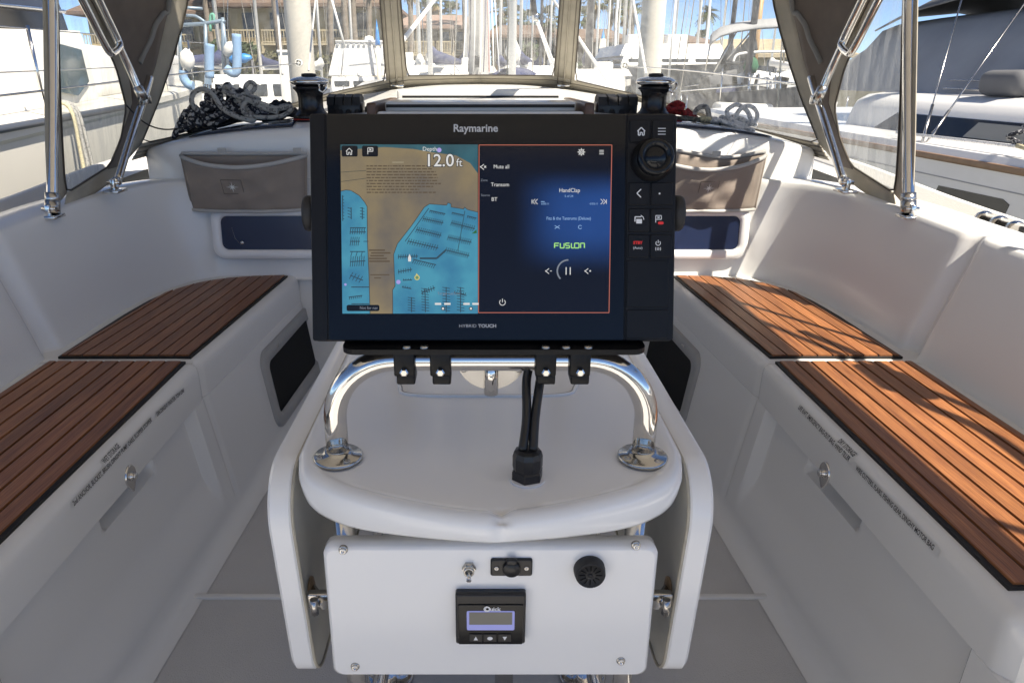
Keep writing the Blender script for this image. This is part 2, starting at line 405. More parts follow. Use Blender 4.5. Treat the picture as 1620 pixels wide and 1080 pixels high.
# --- seat lockers (benches)
def bench(sgn, label):
    b = thing('cockpit_bench', label, 'bench', (sgn*.95, 1.7, 0), group='teak topped cockpit benches')
    Y0 = .80; YE = 2.655
    ys = [Y0+(YE-Y0)*i/260 for i in range(261)]
    zs = [.3455-.2955*(i/30) for i in range(31)]
    rows = []
    for y in ys:
        i_ = inx(y); f_ = fw(y); endr = .02*max(0, 1-(y-Y0)/.03)**2
        g = .007*math.exp(-((y-1.772)/.010)**2)
        row = [Vector((1.22, y, ZB-.002)), Vector((i_+.03, y, ZB-g*.6)), Vector((i_-.012, y, ZB-.001-g-endr*.6))]
        for dx, dz in ((-.022, -.005), (-.029, -.011), (-.033, -.019), (-.035, -.032)): row.append(Vector((i_+dx+g+endr, y, ZB+dz-endr)))
        aft = sstep(1.70, 1.675, y)*sstep(.865, .89, y)      # recessed locker front
        row.append(Vector((i_-.036+g+endr, y, .37))); row.append(Vector((i_-.036+g+endr, y, .3475))); row.append(Vector((i_-.035+g+endr+.029*aft, y, .3465)))
        for z in zs:
            k = (.35-z)/.30
            x = lerp(i_-.036, f_+.004, k)
            x += .030*aft*sstep(.055, .17, z)
            pk = aft*sstep(1.49, 1.475, y)*sstep(1.245, 1.26, y)*sstep(.292, .300, z)
            x += .050*pk
            row.append(Vector((x+g*.7, y, z)))
        for k in range(1, 7):
            a = k/6*math.pi/2
            row.append(Vector((f_+.004-.05*(1-math.cos(a)), y, .05-.048*math.sin(a))))
        rows.append([Vector((sgn*p.x, p.y, p.z)) for p in row])
    m = MB(); m.grid([r if sgn > 0 else r[::-1] for r in rows])
    # aft end face
    e = [r for r in rows[0]]; m.poly(e+[Vector((sgn*1.22, Y0, 0))])
    body = m.build('locker', GEL, b, sharp=34)
    T = m.tree()
    # lower step behind the bench end
    m = MB(); m.box((sgn*1.05, -.2, .15), (.5, 1.95, .32), .03, 3); m.build('aft_step', GEL, b)
    # teak: planks, each its own piece, over a black caulk bed
    pit = .0405; gap = .0045
    def plank(x0, x1, ya0, ya1, yb0, yb1, shear, cap=False):
        # quad with ends cut by the outline; x measured at y=1.78
        P = [(x0+shear(ya0), ya0), (x0+shear(yb0), yb0), (x1+shear(yb1), yb1), (x1+shear(ya1), ya1)]
        z0 = ZB+.002; z1 = ZB+.0095; e = .0012
        vs = [Vector((sgn*x, y, z0)) for x, y in P]
        cx = sum(p[0] for p in P)/4; 
        top = []
        for (x, y) in P:
            top.append(Vector((sgn*(x+(e if x < cx else -e)), y, z1)))
        mm = MB(); mm.add(vs+top, [[0, 1, 5, 4], [1, 2, 6, 5], [2, 3, 7, 6], [3, 0, 4, 7], [4, 5, 6, 7]])
        mm.build('teak_plank', TEAK, b)
    def section(ylo, yhi, outer, shear):
        # outer(y): outline of the panel; returns clipped plank list
        x = .775; xo_max = max(outer(y) for y in (ylo, (ylo+yhi)/2, yhi))
        bed = []
        N = 24
        for i in range(N+1):
            y = lerp(ylo, yhi, i/N); bed.append((.766+shear(y), y))
        for i in range(N, -1, -1):
            y = lerp(ylo, yhi, i/N); bed.append((max(outer(y), .79+shear(y))+.004, y))
        mm = MB(); mm.prism([Vector((sgn*p[0], p[1], ZB-.001)) for p in bed], (0, 0, .0065)); mm.build('caulk_bed', CAULK, b)
        def yend(xc):
            y = yhi-.006
            while y > ylo and xc+shear(y) > outer(y): y -= .002
            return y
        def ystart(xc):
            y = ylo+.006
            while y < yhi and xc+shear(y) > outer(y): y += .002
            return y
        while x < xo_max-.012:
            x1 = min(x+pit-gap, xo_max-.002)
            ya0, ya1, yb0, yb1 = ystart(x), ystart(x1), yend(x), yend(x1)
            if yb0-ya0 > .03: plank(x, x1, ya0, min(ya1, yb1-.002) if yb1 > ya1 else ya0+.005, yb0, max(yb1, ya1+.002) if yb1 > ya1 else ya0+.01, shear)
            x += pit
    section(.868, 1.757, lambda y: 1.118 if y > .9 else 1.118-(0.9-y)*.8, lambda y: 0)
    def fo(y):
        pts = [(1.79, 1.112), (2.15, 1.105), (2.30, 1.094), (2.40, 1.072), (2.48, 1.035), (2.54, .985), (2.58, .92), (2.605, .84), (2.62, .74), (2.64, .70)]
        for (a, xa), (c, xc) in zip(pts, pts[1:]):
            if y <= c: return lerp(xa, xc, max(0, (y-a)/(c-a)))
        return .70
    section(1.790, 2.625, fo, lambda y: -.058*(y-1.78))
    return b, T
benchR, TR = bench(1, 'starboard cockpit bench with teak planks partly in sunlight, dry storage locker')
benchL, TL = bench(-1, 'port cockpit bench with dark teak planks in the shade, wet storage locker')

# --- portlights in the bench fronts and the bulkhead
def rim_portlight(parent, T, c, ux, uz, w_, h, r, fr, glass, name='portlight', frmat=FRAMEG, depth=.012):
    nrm = Vector(ux).cross(Vector(uz)); 
    M = frame(c, ux, uz)
    def P(a, bb, d=0): return M @ Vector((a, -d, bb))        # -Y of the frame looks at the viewer
    o_ = rrect(w_, h, r); i_ = rrect(w_-2*fr, h-2*fr, max(.012, r-fr*.6))
    n = len(o_); m = MB()
    prof = [(o_, -.02), (o_, depth*.6), ([(a*.985, b_*.97) for a, b_ in o_], depth), ([(a*1.03, b_*1.05) for a, b_ in i_], depth), (i_, .004), (i_, -.02)]
    vs = [P(a, b_, d) for ring, d in prof for a, b_ in ring]
    fs = [[k*n+i, k*n+(i+1) % n, (k+1)*n+(i+1) % n, (k+1)*n+i] for k in range(len(prof)-1) for i in range(n)]
    m.add(vs, fs, True)
    po = m.build(name, frmat, parent)
    m = MB(); m.poly([P(a, b_, .003) for a, b_ in i_]); m.build('pane', glass, po)
    return po, P
for sgn, bb in ((-1, benchL), (1, benchR)):
    yc, zc = 2.43, .183
    xs = lambda y, z: lerp(inx(y)-.036, fw(y)+.004, (.35-z)/.30)
    c = Vector((sgn*(xs(yc, zc)-.0005), yc, zc))
    ux = Vector((sgn*xs(2.7, zc)-sgn*xs(2.2, zc), .5, 0)).normalized()*(1 if sgn < 0 else -1)
    uz = Vector((sgn*(xs(yc, .30)-xs(yc, .08)), 0, .22)).normalized()
    po, P = rim_portlight(bb, None, c, ux, uz, .56, .272, .055, .045, DARKIN)
    m = MB(); m.box((0, 0, 0), (.022, .004, .010), .002, 2, frame(P(.13*-sgn*-1, .114, .012), ux, uz)); m.v = [v for v in m.v]; m.build('latch', STEELB, po)
for sgn in (-1, 1):
    po, P = rim_portlight(bulk, None, Vector((sgn*.765, 2.642, .612)), (1, 0, 0), (0, .10, 1), .435, .190, .045, .034, TINTB, frmat=GELW, depth=.014)
    m = MB(); m.lathe([(.007, 0), (.007, .006), (.004, .009), (0, .009)], 12, frame(P(-.11, -.035, 0), (1, 0, 0), (0, -1, 0))); m.build('knob', CHROME, po)
    m = MB(); m.tube([P(-.145, .02, .002), P(-.135, -.02, .002), P(-.115, -.045, .002)], .0012, 6); m.build('stay', STEELB, po)

# ================================================================== COCKPIT TABLE
XC = .012; ZT = .72
table = thing('cockpit_table', 'white moulded cockpit table with folded leaves on steel legs', 'table', (XC, 1.1, 0))
half = [(-.236, 1.55), (-.236, 1.2), (-.236, .84), (-.232, .775), (-.217, .733), (-.185, .702), (-.145, .679), (-.08, .6535), (-.03, .6405), (0, .637)]
outl = spline([(x, y, 0) for x, y in half], 12); outl = outl+[Vector((-p.x, p.y, 0)) for p in outl[-2::-1]]
outl = resample(outl, 420)
def inset(P, d):
    out = []; n = len(P)
    for i in range(n):
        a = P[max(i-1, 0)]; b = P[min(i+1, n-1)]; t = (b-a).normalized(); nn = Vector((-t.y, t.x, 0))
        out.append(P[i]+nn*d)
    return out
rings = [(.034, .7160), (.029, .7165), (.024, .7185), (.019, .7212), (.014, .7220), (.008, .7208), (.003, .7170), (.001, .7125), (.0, .7070), (.0025, .6985), (.005, .6935), (.008, .6905), (.013, .689), (.030, .689)]
rows = []
for d, z in rings:
    r = inset(outl, d)
    row = []
    for p in r:
        nt_ = math.exp(-((p.x-.010)/.0085)**2) if p.y < .72 else 0
        zz = z - (.0065*nt_ if z > .7162 else 0)
        zz -= (.017*sstep(.01, .20, abs(p.x))*(.7125-z)/.0235 if z < .7125 and d < .031 else 0)
        row.append(Vector((p.x+XC, p.y+(.006*nt_ if d < .012 and z > .698 else 0), zz)))
    rows.append(row)
m = MB(); m.grid(rows)
m.poly(rows[0]); m.poly(rows[-1])
top = m.build('table_top', GELW, table)
# groove of the lid let into the top
def P2(px, py, dz=0): p = on_z(px, py, .7165); p.z += dz; return p
g = spline([P2(632, 560), P2(629, 590), P2(632, 612), P2(650, 625), P2(775, 627), P2(890, 625), P2(911, 612), P2(916, 590), P2(910, 560)], 8)
g = [Vector((p.x, p.y, .7172)) for p in g]
m = MB(); m.tube(g, .0026, 8); m.build('lid_bead', GELW, top)
m = MB(); m.tube([Vector((p.x*.985+.0003, p.y+.005, .7168)) for p in g], .0011, 6); m.build('lid_gap', mat('groove_shade', (.25, .25, .25), .6), top)  # thin grey line stands in for the shade inside the lid groove
# leaves
def leaf(sgn):
    o_ = []
    y0, y1, z0, z1 = .742, 1.50, .405, .704
    for cy, cz, r, a0 in ((y0+.07, z1-.07, .07, 90), (y0+.040, z0+.040, .040, 180), (y1-.05, z0+.05, .05, 270), (y1-.05, z1-.05, .05, 0)):
        for i in range(11):
            a = math.radians(a0+9*i); o_.append((cy+r*math.cos(a), cz+r*math.sin(a)))
    xo = lambda z, y: .270+(z-.70)*.050
    th = .029; n = len(o_)
    cy = sum(p[0] for p in o_)/n; cz = sum(p[1] for p in o_)/n
    prof = [(.004, 0), (0, .004), (0, th-.003), (.003, th)]
    m = MB(); vs = []
    for ins, dx in prof:
        for (y, z) in o_:
            L = math.hypot(y-cy, z-cz); k = (L-ins)/L
            yy, zz = cy+(y-cy)*k, cz+(z-cz)*k
            vs.append(Vector((XC+sgn*(xo(zz, yy)-dx), yy, zz)))
    m.add(vs, [[k*n+i, k*n+(i+1) % n, (k+1)*n+(i+1) % n, (k+1)*n+i] for k in range(3) for i in range(n)], True)
    m.poly(vs[:n])
    lf = m.build('table_leaf', GELW, table, sharp=30)
    m = MB(); m.poly([v+Vector((-sgn*.0004, 0, 0)) for v in vs[3*n:]]); m.build('leaf_underside', LEAFIN, lf)
    # gutter bead along the inner rim
    inn = [Vector((v.x-sgn*.001, v.y, v.z)) for v in vs[3*n:]]
    m = MB(); m.tube(inn, .0022, 6, closed=True); m.build('leaf_edge_bead', mat('stained_bead', (.45, .41, .33), .6, var=.2, vscale=40), lf)
    # folding stay
    a = Vector((XC+sgn*.205, .735, .535)); b_ = Vector((XC+sgn*(xo(.53, .76)-th-.002), .775, .53))
    m = MB(); m.box(a.lerp(b_, .35), (.030, .012, .022), .003); m.tube([a, b_], .006, 8); m.tube([a+Vector((sgn*.012, -.004, -.010)), a+Vector((sgn*.012, -.004, .012))], .005, 8)
    st = m.build('leaf_stay', STEELB, lf)
    m = MB(); m.lathe([(.014, 0), (.014, .003), (.006, .006), (0, .006)], 14, frame(b_+Vector((sgn*.002, 0, 0)), (0, 1, 0), (-sgn, 0, 0))); m.build('stay_washer', RUST, st)
leaf(-1); leaf(1)
# legs, posts, feet
for sgn in (-1, 1):
    x = XC+sgn*.176
    m = MB(); m.tube([(x, .751, .685), (x, .752, .30), (x, .775, .25), (x+.0, .90, .22), (x, 1.15, .22)], .0125, 14); m.build('post', CHROME, table)
    m = MB(); m.tube([(XC+sgn*.195, 1.16, .70), (XC+sgn*.195, 1.16, .006)], .019, 14); lg = m.build('leg', CHROME, table)
    m = MB(); m.lathe([(.048, 0.004), (.048, .009), (.044, .012), (.026, .013), (.024, .030), (.019, .032)], 24, Matrix.Translation((XC+sgn*.195, 1.16, 0))); m.build('foot_flange', CHROME, lg)
m = MB(); m.box((XC+.03, 1.02, .34), (.032, .03, .62), .005); m.build('leg', STEELB, table)
# front panel
def rbox(mb_, c, w_, h, d, r, e=.002, n=6):
    """rounded plate facing -Y, front face at c.y"""
    o_ = rrect(w_, h, r, n); k = len(o_); vs = []
    for sc, dy in ((1, d), (1, e), (None, 0)):
        for a, b_ in o_:
            if sc is None: a2 = a-math.copysign(e, a) if abs(a) > e else a; b2 = b_-math.copysign(e, b_) if abs(b_) > e else b_
            else: a2, b2 = a, b_
            vs.append(Vector((c[0]+a2, c[1]+dy, c[2]+b2)))
    mb_.add(vs, [[q*k+i, q*k+(i+1) % k, (q+1)*k+(i+1) % k, (q+1)*k+i] for q in range(2) for i in range(k)], True)
    mb_.poly(vs[2*k:]); mb_.poly(vs[:k]); return mb_
YP = .712
m = MB(); rbox(m, (XC, YP, .5405), .392, .192, .024, .012, .004); panel = m.build('front_panel', GELW, table)
m = MB(); m.box((XC, .80, .535), (.28, .12, .13), .01); m.build('rear_box', GELW, table)
for px, py in ((543, 869), (1006, 862), (562, 1053), (982, 1044)):
    p = on_y(px, py, YP)
    F = frame(p, (1, 0, 0), (0, -1, 0))
    m = MB(); m.lathe([(.0055, -.002), (.0055, .0010), (.0048, .0016), (0, .002)], 16, F); w1 = m.build('washer', STEELB, panel)
    m = MB(); m.lathe([(.0042, .002), (.0042, .004), (.0034, .0046), (.0018, .0046), (.0016, .003), (0, .003)], 12, F); m.build('screw', CHROME, w1)

# --- instruments let into the panel
p = on_y(742, 897, YP); sw = thing('toggle_switch', 'small steel toggle switch on the white table panel', 'switch', p)
F = frame(p, (1, 0, 0), (0, -1, 0))
m = MB(); m.lathe([(.0085, -.001), (.0085, .003), (.0075, .0045), (.006, .0045)], 6, F, False); m.lathe([(.0062, 0), (.0062, .010), (.0048, .011), (.004, .008), (0, .008)], 16, F); m.build('nut', STEELB, sw)
m = MB(); m.tube([p+Vector((0, -.008, 0)), p+Vector((0, -.015, -.003)), p+Vector((0, -.019, -.0045))], [.0018, .0024, .003], 10); m.build('lever', CHROME, sw)
p = on_y(809, 895, YP); so_ = thing('power_socket', 'black capped power socket on the white table panel', 'socket', p)
m = MB(); rbox(m, (p.x, p.y-.004, p.z), .049, .0235, .004, .003, .0015); m.build('plate', BLACK, so_)
F = frame(p+Vector((0, -.004, 0)), (1, 0, 0), (0, -1, 0))
m = MB(); m.lathe([(.0105, 0), (.0105, .003), (.0095, .0045), (0, .005)], 24, F); m.box((p.x, p.y-.007, p.z+.011), (.012, .005, .008), .0015); m.build('cap', BLACK, so_)
for s_ in (-1, 1):
    m = MB(); m.lathe([(.003, 0), (.003, .001), (.0018, .0015), (.0012, .0008), (0, .0008)], 12, frame(p+Vector((s_*.0175, -.004, 0)), (1, 0, 0), (0, -1, 0))); m.build('screw', STEELB, so_)
p = on_y(932, 899, YP); bz = thing('alarm_buzzer', 'round black slotted alarm buzzer on the white table panel', 'buzzer', p)
F = frame(p, (1, 0, 0), (0, -1, 0))
m = MB(); m.lathe([(.0185, -.002), (.0185, .004), (.0175, .012), (.0165, .014), (.0150, .014), (.0145, .0125), (0, .0125)], 36, F); m.build('housing', BLACKM, bz)
for k in range(12):
    a = 2*math.pi*k/12
    R_ = F @ Matrix.Rotation(a, 4, 'Z') @ Matrix.Translation((.0095, 0, .0128))
    m = MB(); m.box((0, 0, 0), (.007, .0016, .0012), .0004, 1, Matrix.Identity(4)); m.xf(R_); m.build('slot', mat('slot_black', (.002, .002, .002), .9), bz)
m = MB(); m.lathe([(.0025, .0125), (.0025, .0136), (0, .014)], 10, F); m.build('hub', BLACK, bz)
# chain counter
p = on_y(776, 970, YP); cc = thing('chain_counter', 'square black chain counter with small display on the table panel', 'instrument', p)
cwid, chei = .0835, .0735
m = MB(); rbox(m, (p.x, YP-.011, p.z), cwid, chei, .0105, .003, .002); m.build('housing', BLACK, cc)
m = MB(); rbox(m, (p.x, YP-.0125, p.z-.006), cwid-.006, chei-.015, .0012, .002, .0006); m.build('face', BLACKG, cc)
kx = .0835/113.0
def C2(px, py, d=0): return Vector((p.x+(px-776)*kx, YP-.0125-d, p.z-(py-970)*kx*1.0))
LCDB = mat('lcd_bezel', (.22, .24, .52), .35, emit=(.25, .28, .62), estr=.22)
LCD = mat('lcd_glass', (.17, .165, .14), .18)
m = MB(); q = C2(776, 969, .0002); rbox(m, (q.x, q.y-.0006, q.z), 77*kx, 38*kx, .0008, .002, .0003); bzl = m.build('display_bezel', LCDB, cc)
m = MB(); q = C2(776, 964, .0010); m.box(q, (69*kx, .0006, 24*kx)); m.build('display', LCD, cc)
for k, pxb in enumerate((752, 775, 799)):
    q = C2(pxb, 1003, .0006); m = MB(); rbox(m, (q.x, q.y-.0008, q.z), 21*kx, 15*kx, .0012, .0012, .0004); bt = m.build('button', BLACK, cc)
    f_ = q.y-.0013
    m = MB(); r_ = 3.6*kx
    if k == 0: m.poly([(q.x-r_, f_, q.z-r_), (q.x+r_, f_, q.z-r_), (q.x, f_, q.z+r_*1.1)])
    elif k == 2: m.poly([(q.x-r_, f_, q.z+r_), (q.x, f_, q.z-r_*1.1), (q.x+r_, f_, q.z+r_)])
    else: m.poly([(q.x+r_*1.25*math.cos(a*.3927), f_, q.z+r_*math.sin(a*.3927)) for a in range(16)])
    m.build('button_mark', WHITEP, bt)
text('lettering', 'Quick', .0075, frame(C2(779, 946, .0009), (1, 0, 0), (0, -1, 0)), WHITEP, cc, bold=.0002)
m = MB(); q = C2(770, 945.5, .0010); m.add([Vector((q.x+(r*.0001)*math.cos(a*.3927), q.y, q.z+(r*.0001)*math.sin(a*.3927))) for r in (26, 40) for a in range(16)], [[i, (i+1) % 16, 16+(i+1) % 16, 16+i] for i in range(16)]); m.build('emblem', WHITEP, cc)

# ================================================================== STEEL ARCH ON THE TABLE
YA = .776
xl, xr = XC-.1835, XC+.1835
arch = thing('grab_rail', 'polished steel grab arch bolted to the table under the chart plotter', 'grab rail', (XC, YA, ZT))
R_ = .075; zb = .846
path = [(xl, YA, .722), (xl, YA, zb-R_)]
path += [(xl+R_-R_*math.cos(a), YA, zb-R_+R_*math.sin(a)) for a in [math.pi/2*i/12 for i in range(1, 13)]]
path += [(lerp(xl+R_, xr-R_, i/6), YA, zb) for i in range(1, 6)]
path += [(xr-R_+R_*math.sin(a), YA, zb-R_+R_*math.cos(a)) for a in [math.pi/2*i/12 for i in range(0, 13)]]
path += [(xr, YA, .722)]
m = MB(); m.tube(path, .0135, 20); m.build('tube', CHROME, arch)
for x in (xl, xr):
    m = MB(); m.lathe([(.030, .718), (.030, .7215), (.028, .7235), (.0185, .7245), (.0165, .729), (.0138, .731)], 32, Matrix.Translation((x, YA, 0))); fl = m.build('flange', mat('flange_steel', (.50, .49, .47), .16, 1.0), arch)
    for a in (-.9, .9+.6, 3.6):
        m = MB(); m.lathe([(.0042, .7235), (.0042, .7246), (.002, .7246), (.0016, .7238), (0, .7238)], 12, Matrix.Translation((x+.0225*math.cos(a), YA+.0225*math.sin(a), 0))); m.build('screw', STEELB, fl)
# half-round stainless plate behind the bar
pc = on_y(777, 575, .800)
m = MB(); pts = [(pc.x+.0415*math.cos(math.pi+math.pi*i/24), .800, pc.z+.008+.041*math.sin(math.pi+math.pi*i/24)) for i in range(25)]
m.prism(pts, (0, .004, 0)); pl = m.build('half_round_plate', STEELB, arch)
m = MB(); m.tube([(pc.x, .796, pc.z+.01), (pc.x, .796, pc.z-.037)], .0085, 12); m.build('spine', CHROME, pl)
for s_ in (-1, 1):
    m = MB(); m.lathe([(.0042, 0), (.0042, .003), (.003, .004), (.0018, .004), (0, .003)], 12, frame((pc.x+s_*.0325, .800, pc.z-.006), (1, 0, 0), (0, -1, 0))); m.build('screw', STEELB, pl)

# ================================================================== CABLES
p = on_z(834, 757, ZT-.003)
gl = thing('cable_gland', 'black hexagonal cable gland standing on the white table top', 'cable gland', p)
m = MB(); m.lathe([(.0205, -.001), (.0205, .002)], 30, Matrix.Translation(p)); m.build('sealant_ring', mat('white_sealant', (.8, .8, .8), .5), gl)
m = MB(); m.lathe([(.0185, .001), (.0185, .012), (.0165, .014)], 6, Matrix.Translation(p) @ Matrix.Rotation(.3, 4, 'Z'), False); m.build('hex_base', BLACK, gl)
m = MB(); m.lathe([(.0165, .014), (.0172, .018), (.0172, .030), (.0155, .036), (.011, .038), (0, .038)], 10, Matrix.Translation(p), False); m.build('dome_nut', BLACK, gl)
for k, (sx, tx) in enumerate(((-.006, 837), (.006, 860))):
    a = p+Vector((sx, 0, .036)); b_ = on_y(tx, 572, .79)
    pts = spline([a, a.lerp(b_, .35)+Vector((.002*(1-2*k), .002, 0)), a.lerp(b_, .75)+Vector((-.001, .004, 0)), b_, b_+Vector((.0, .02, .04)), b_+Vector((-.02, .045, .10))], 6)
    m = MB(); m.tube(pts, .0054, 12)
    tag(m.build('power_cable', CABLE), ['thin black cable from gland to plotter, the left one', 'thin black cable from gland to plotter, the right one beside the clamp'][k], 'cable', 'cables below the chart plotter')

# ================================================================== CHART PLOTTER
Pb = Vector((.0146, .760, .873)); Pt = Vector((.0146, .830, 1.112))
MP = frame((Pb+Pt)/2, (1, 0, 0), Pt-Pb)
plot = thing('chart_plotter', 'black chart plotter with map and music screens on the steel arch', 'chart plotter', M=MP)
KX = .399/572; KZ = (Pt-Pb).length/361
def S(px, py, d=0.0): return MP @ Vector(((px-781)*KX, -d, (361-py)*KZ))
def srect(mb_, x0, y0, x1, y1, d): return mb_.poly([S(x0, y1, d), S(x1, y1, d), S(x1, y0, d), S(x0, y0, d)])
def splate(name, x0, y0, x1, y1, d0, d1, r, material, parent, e=.0006):
    w_ = (x1-x0)*KX; h = (y1-y0)*KZ; c = Vector((((x0+x1)/2-781)*KX, -d1, (361-(y0+y1)/2)*KZ))
    m_ = MB(); rbox(m_, c, w_, h, d1-d0, r, e); m_.xf(MP); return m_.build(name, material, parent)
# body and rear
splate('body', 494, 180, 1068, 541, -.045, 0, .006, PLOTB, plot, .002)
splate('left_end_cap', 493, 181, 517, 540, 0, .0012, .003, PLOTB, plot, .0008)
front = splate('glass_front', 519, 182, 988, 539, 0, .0015, .0015, BLACKG, plot)
splate('button_column', 990, 182, 1067, 539, 0, .0012, .003, PLOTB, plot)
for s_, x in ((-1, 489), (1, 1073)):
    m = MB(); F = MP @ Matrix.Translation(((x-781)*KX, .022, (361-333)*KZ)) @ Matrix.Rotation(s_*math.pi/2, 4, 'Y')
    m.lathe([(.020, -.004), (.020, .006), (.0185, .009), (0, .009)], 28, F); m.build('bracket_knob', BLACKM, plot)
# tray and clamps
m = MB(); 
o_ = rrect(.336, .060, .016)
m.prism([Vector((XC+.003+a, .774+b_, .8635)) for a, b_ in o_], (0, 0, .006)); tray = m.build('mounting_tray', PLOTB, plot)
for px in (637, 666, 869, 903, 940):
    q = on_y(px, 545, .712); m = MB(); m.lathe([(.0052, .8690), (.0052, .8705), (.004, .872), (0, .872)], 12, Matrix.Translation((q.x, .7505, 0))); m.build('tray_screw', STEELB, tray)
for px in (640, 697, 863, 917):
    q = on_y(px, 575, .76); cl = MB()
    cl.box((q.x, YA-.002, .8475), (.0235, .040, .0285), .002)
    cl.box((q.x+.001, YA-.004, .829), (.021, .030, .014), .002)
    cm = cl.build('clamp', PLOTB, plot)
    m = MB(); m.lathe([(.005, 0), (.005, .003), (.0035, .0045), (0, .0045)], 6, frame((q.x, YA-.0225, .8395), (1, 0, 0), (0, -1, 0)), False); m.build('bolt', CHROME, cm)

# ---- what the screens show
def emi(name, c, s=1.0, rough=.12):
    f = lambda v: tuple(x*s for x in v)
    return mat(name, (.004, .004, .005), rough, emit=c, estr=s*.85, spec=.3)
def lin(*c): return tuple(((x/255)/12.92 if x/255 < .04045 else ((x/255+.055)/1.055)**2.4) for x in c)
def screen_mat(name, c1, c2, scale, s, det=3):
    m_ = bpy.data.materials.new(name); m_.use_nodes = True; n = m_.node_tree; b = n.nodes['Principled BSDF']
    b.inputs['Base Color'].default_value = (.004, .004, .005, 1); b.inputs['Roughness'].default_value = .14
    tc = n.nodes.new('ShaderNodeTexCoord'); nz = n.nodes.new('ShaderNodeTexNoise'); nz.inputs['Scale'].default_value = scale; nz.inputs['Detail'].default_value = det
    n.links.new(tc.outputs['Object'], nz.inputs['Vector'])
    rp = n.nodes.new('ShaderNodeValToRGB'); rp.color_ramp.elements[0].position = .35; rp.color_ramp.elements[1].position = .62
    rp.color_ramp.elements[0].color = (*c1, 1); rp.color_ramp.elements[1].color = (*c2, 1)
    n.links.new(nz.outputs['Fac'], rp.inputs[0]); n.links.new(rp.outputs[0], b.inputs['Emission Color']); b.inputs['Emission Strength'].default_value = s
    return m_
ES = .36
LAND = screen_mat('chart_land', lin(118, 112, 104), lin(160, 144, 108), 14, ES, 6)
WATER_C = screen_mat('chart_water', lin(62, 138, 180), lin(80, 168, 200), 26, ES)
WATER_N = screen_mat('chart_north_water', lin(50, 96, 112), lin(60, 120, 138), 26, ES*.8)
DOCK = emi('chart_docks', lin(62, 92, 112), ES)
CLINE = emi('chart_lines', lin(88, 92, 88), ES)
CTEXT = emi('chart_text', lin(112, 98, 78), ES)
PILL = emi('chart_pill', lin(30, 34, 42), ES*.6)
WHT = emi('screen_white', lin(225, 228, 232), .5)
DIM = emi('screen_dim', lin(120, 128, 142), .6)
DIMB = emi('screen_dim_blue', lin(130, 165, 210), .7)
GREEN = emi('screen_green', lin(135, 190, 110), .8)
ORANGE = emi('screen_border', lin(170, 100, 85), .6)
RED = emi('key_red', lin(190, 50, 50), .5)
NIGHT = emi('music_panel', lin(14, 16, 26), .5)
D0 = .0018; DD = .00025
def layer(name, polys, k, material, parent):
    m_ = MB()
    for P in polys: m_.poly([S(x, y, D0+DD*k) for x, y in P])
    return m_.build(name, material, parent, weld=False)
m = MB(); srect(m, 541, 229, 756, 496, D0); chart = m.build('chart_screen', LAND, plot)
layer('water_area', [[(541, 496), (541, 302), (549, 300), (557, 301), (570, 309), (578, 319), (582, 326), (582, 381), (584, 440), (585, 496)][::-1]], 1, WATER_C, chart)
wat = [(621, 496), (621, 458), (625, 452), (624, 435), (623, 402), (629, 385), (651, 357), (672, 327), (680, 322), (707, 324), (709, 320), (714, 322), (714, 327), (734, 330), (735, 327), (740, 331), (756, 335), (756, 496)]
layer('water_area', [wat], 1, WATER_C, chart)
layer('water_area', [[(541, 229), (756, 229), (756, 274), (744, 258), (722, 246), (690, 242), (655, 236), (610, 233), (541, 238)]], 1, WATER_N, chart)
def sline(m_, a, b_, w_, k):
    ax, ay = a; bx, by = b_; L = math.hypot(bx-ax, by-ay) or 1; nx, ny = -(by-ay)/L*w_/2, (bx-ax)/L*w_/2
    m_.poly([S(ax+nx, ay+ny, D0+DD*k), S(bx+nx, by+ny, D0+DD*k), S(bx-nx, by-ny, D0+DD*k), S(ax-nx, ay-ny, D0+DD*k)])
def Z(zx, zy): return (530+zx*.2685, 220+zy*.2685)          # from the enlarged view of the chart
m = MB()
pl_ = [(582, 326), (582, 381), (584, 440), (585, 496)]
for a, b_ in zip([(541, 302), (549, 300), (557, 301), (570, 309), (578, 319)]+pl_, [(549, 300), (557, 301), (570, 309), (578, 319)]+pl_): 
    if a != b_: sline(m, a, b_, 1.1, 2)
for a, b_ in zip(wat[:-2], wat[1:-1]): sline(m, a, b_, 1.1, 2)
sline(m, Z(40, 195), Z(190, 185), .8, 2); sline(m, Z(40, 250), Z(190, 230), .8, 2)
m.build('shore_line', CLINE, chart, weld=False)
def comb(a, b_, n, L, up=True, down=True, w_=1.1, skew=.15):
    m_ = MB(); a = Z(*a); b_ = Z(*b_); sline(m_, a, b_, 1.5, 2)
    dx, dy = b_[0]-a[0], b_[1]-a[1]; D = math.hypot(dx, dy); nx, ny = -dy/D, dx/D
    for i in range(n):
        t = (i+.3)/n; x, y = a[0]+dx*t, a[1]+dy*t; sx = dx/D*L*skew; sy = dy/D*L*skew
        x2 = x-nx*L if up else x; y2 = y-ny*L if up else y; x3 = x+nx*L if down else x; y3 = y+ny*L if down else y
        sline(m_, (x2+sx, y2+sy), (x3-sx, y3-sy), w_, 3)
    m_.build('dock_pier', DOCK, chart, weld=False)
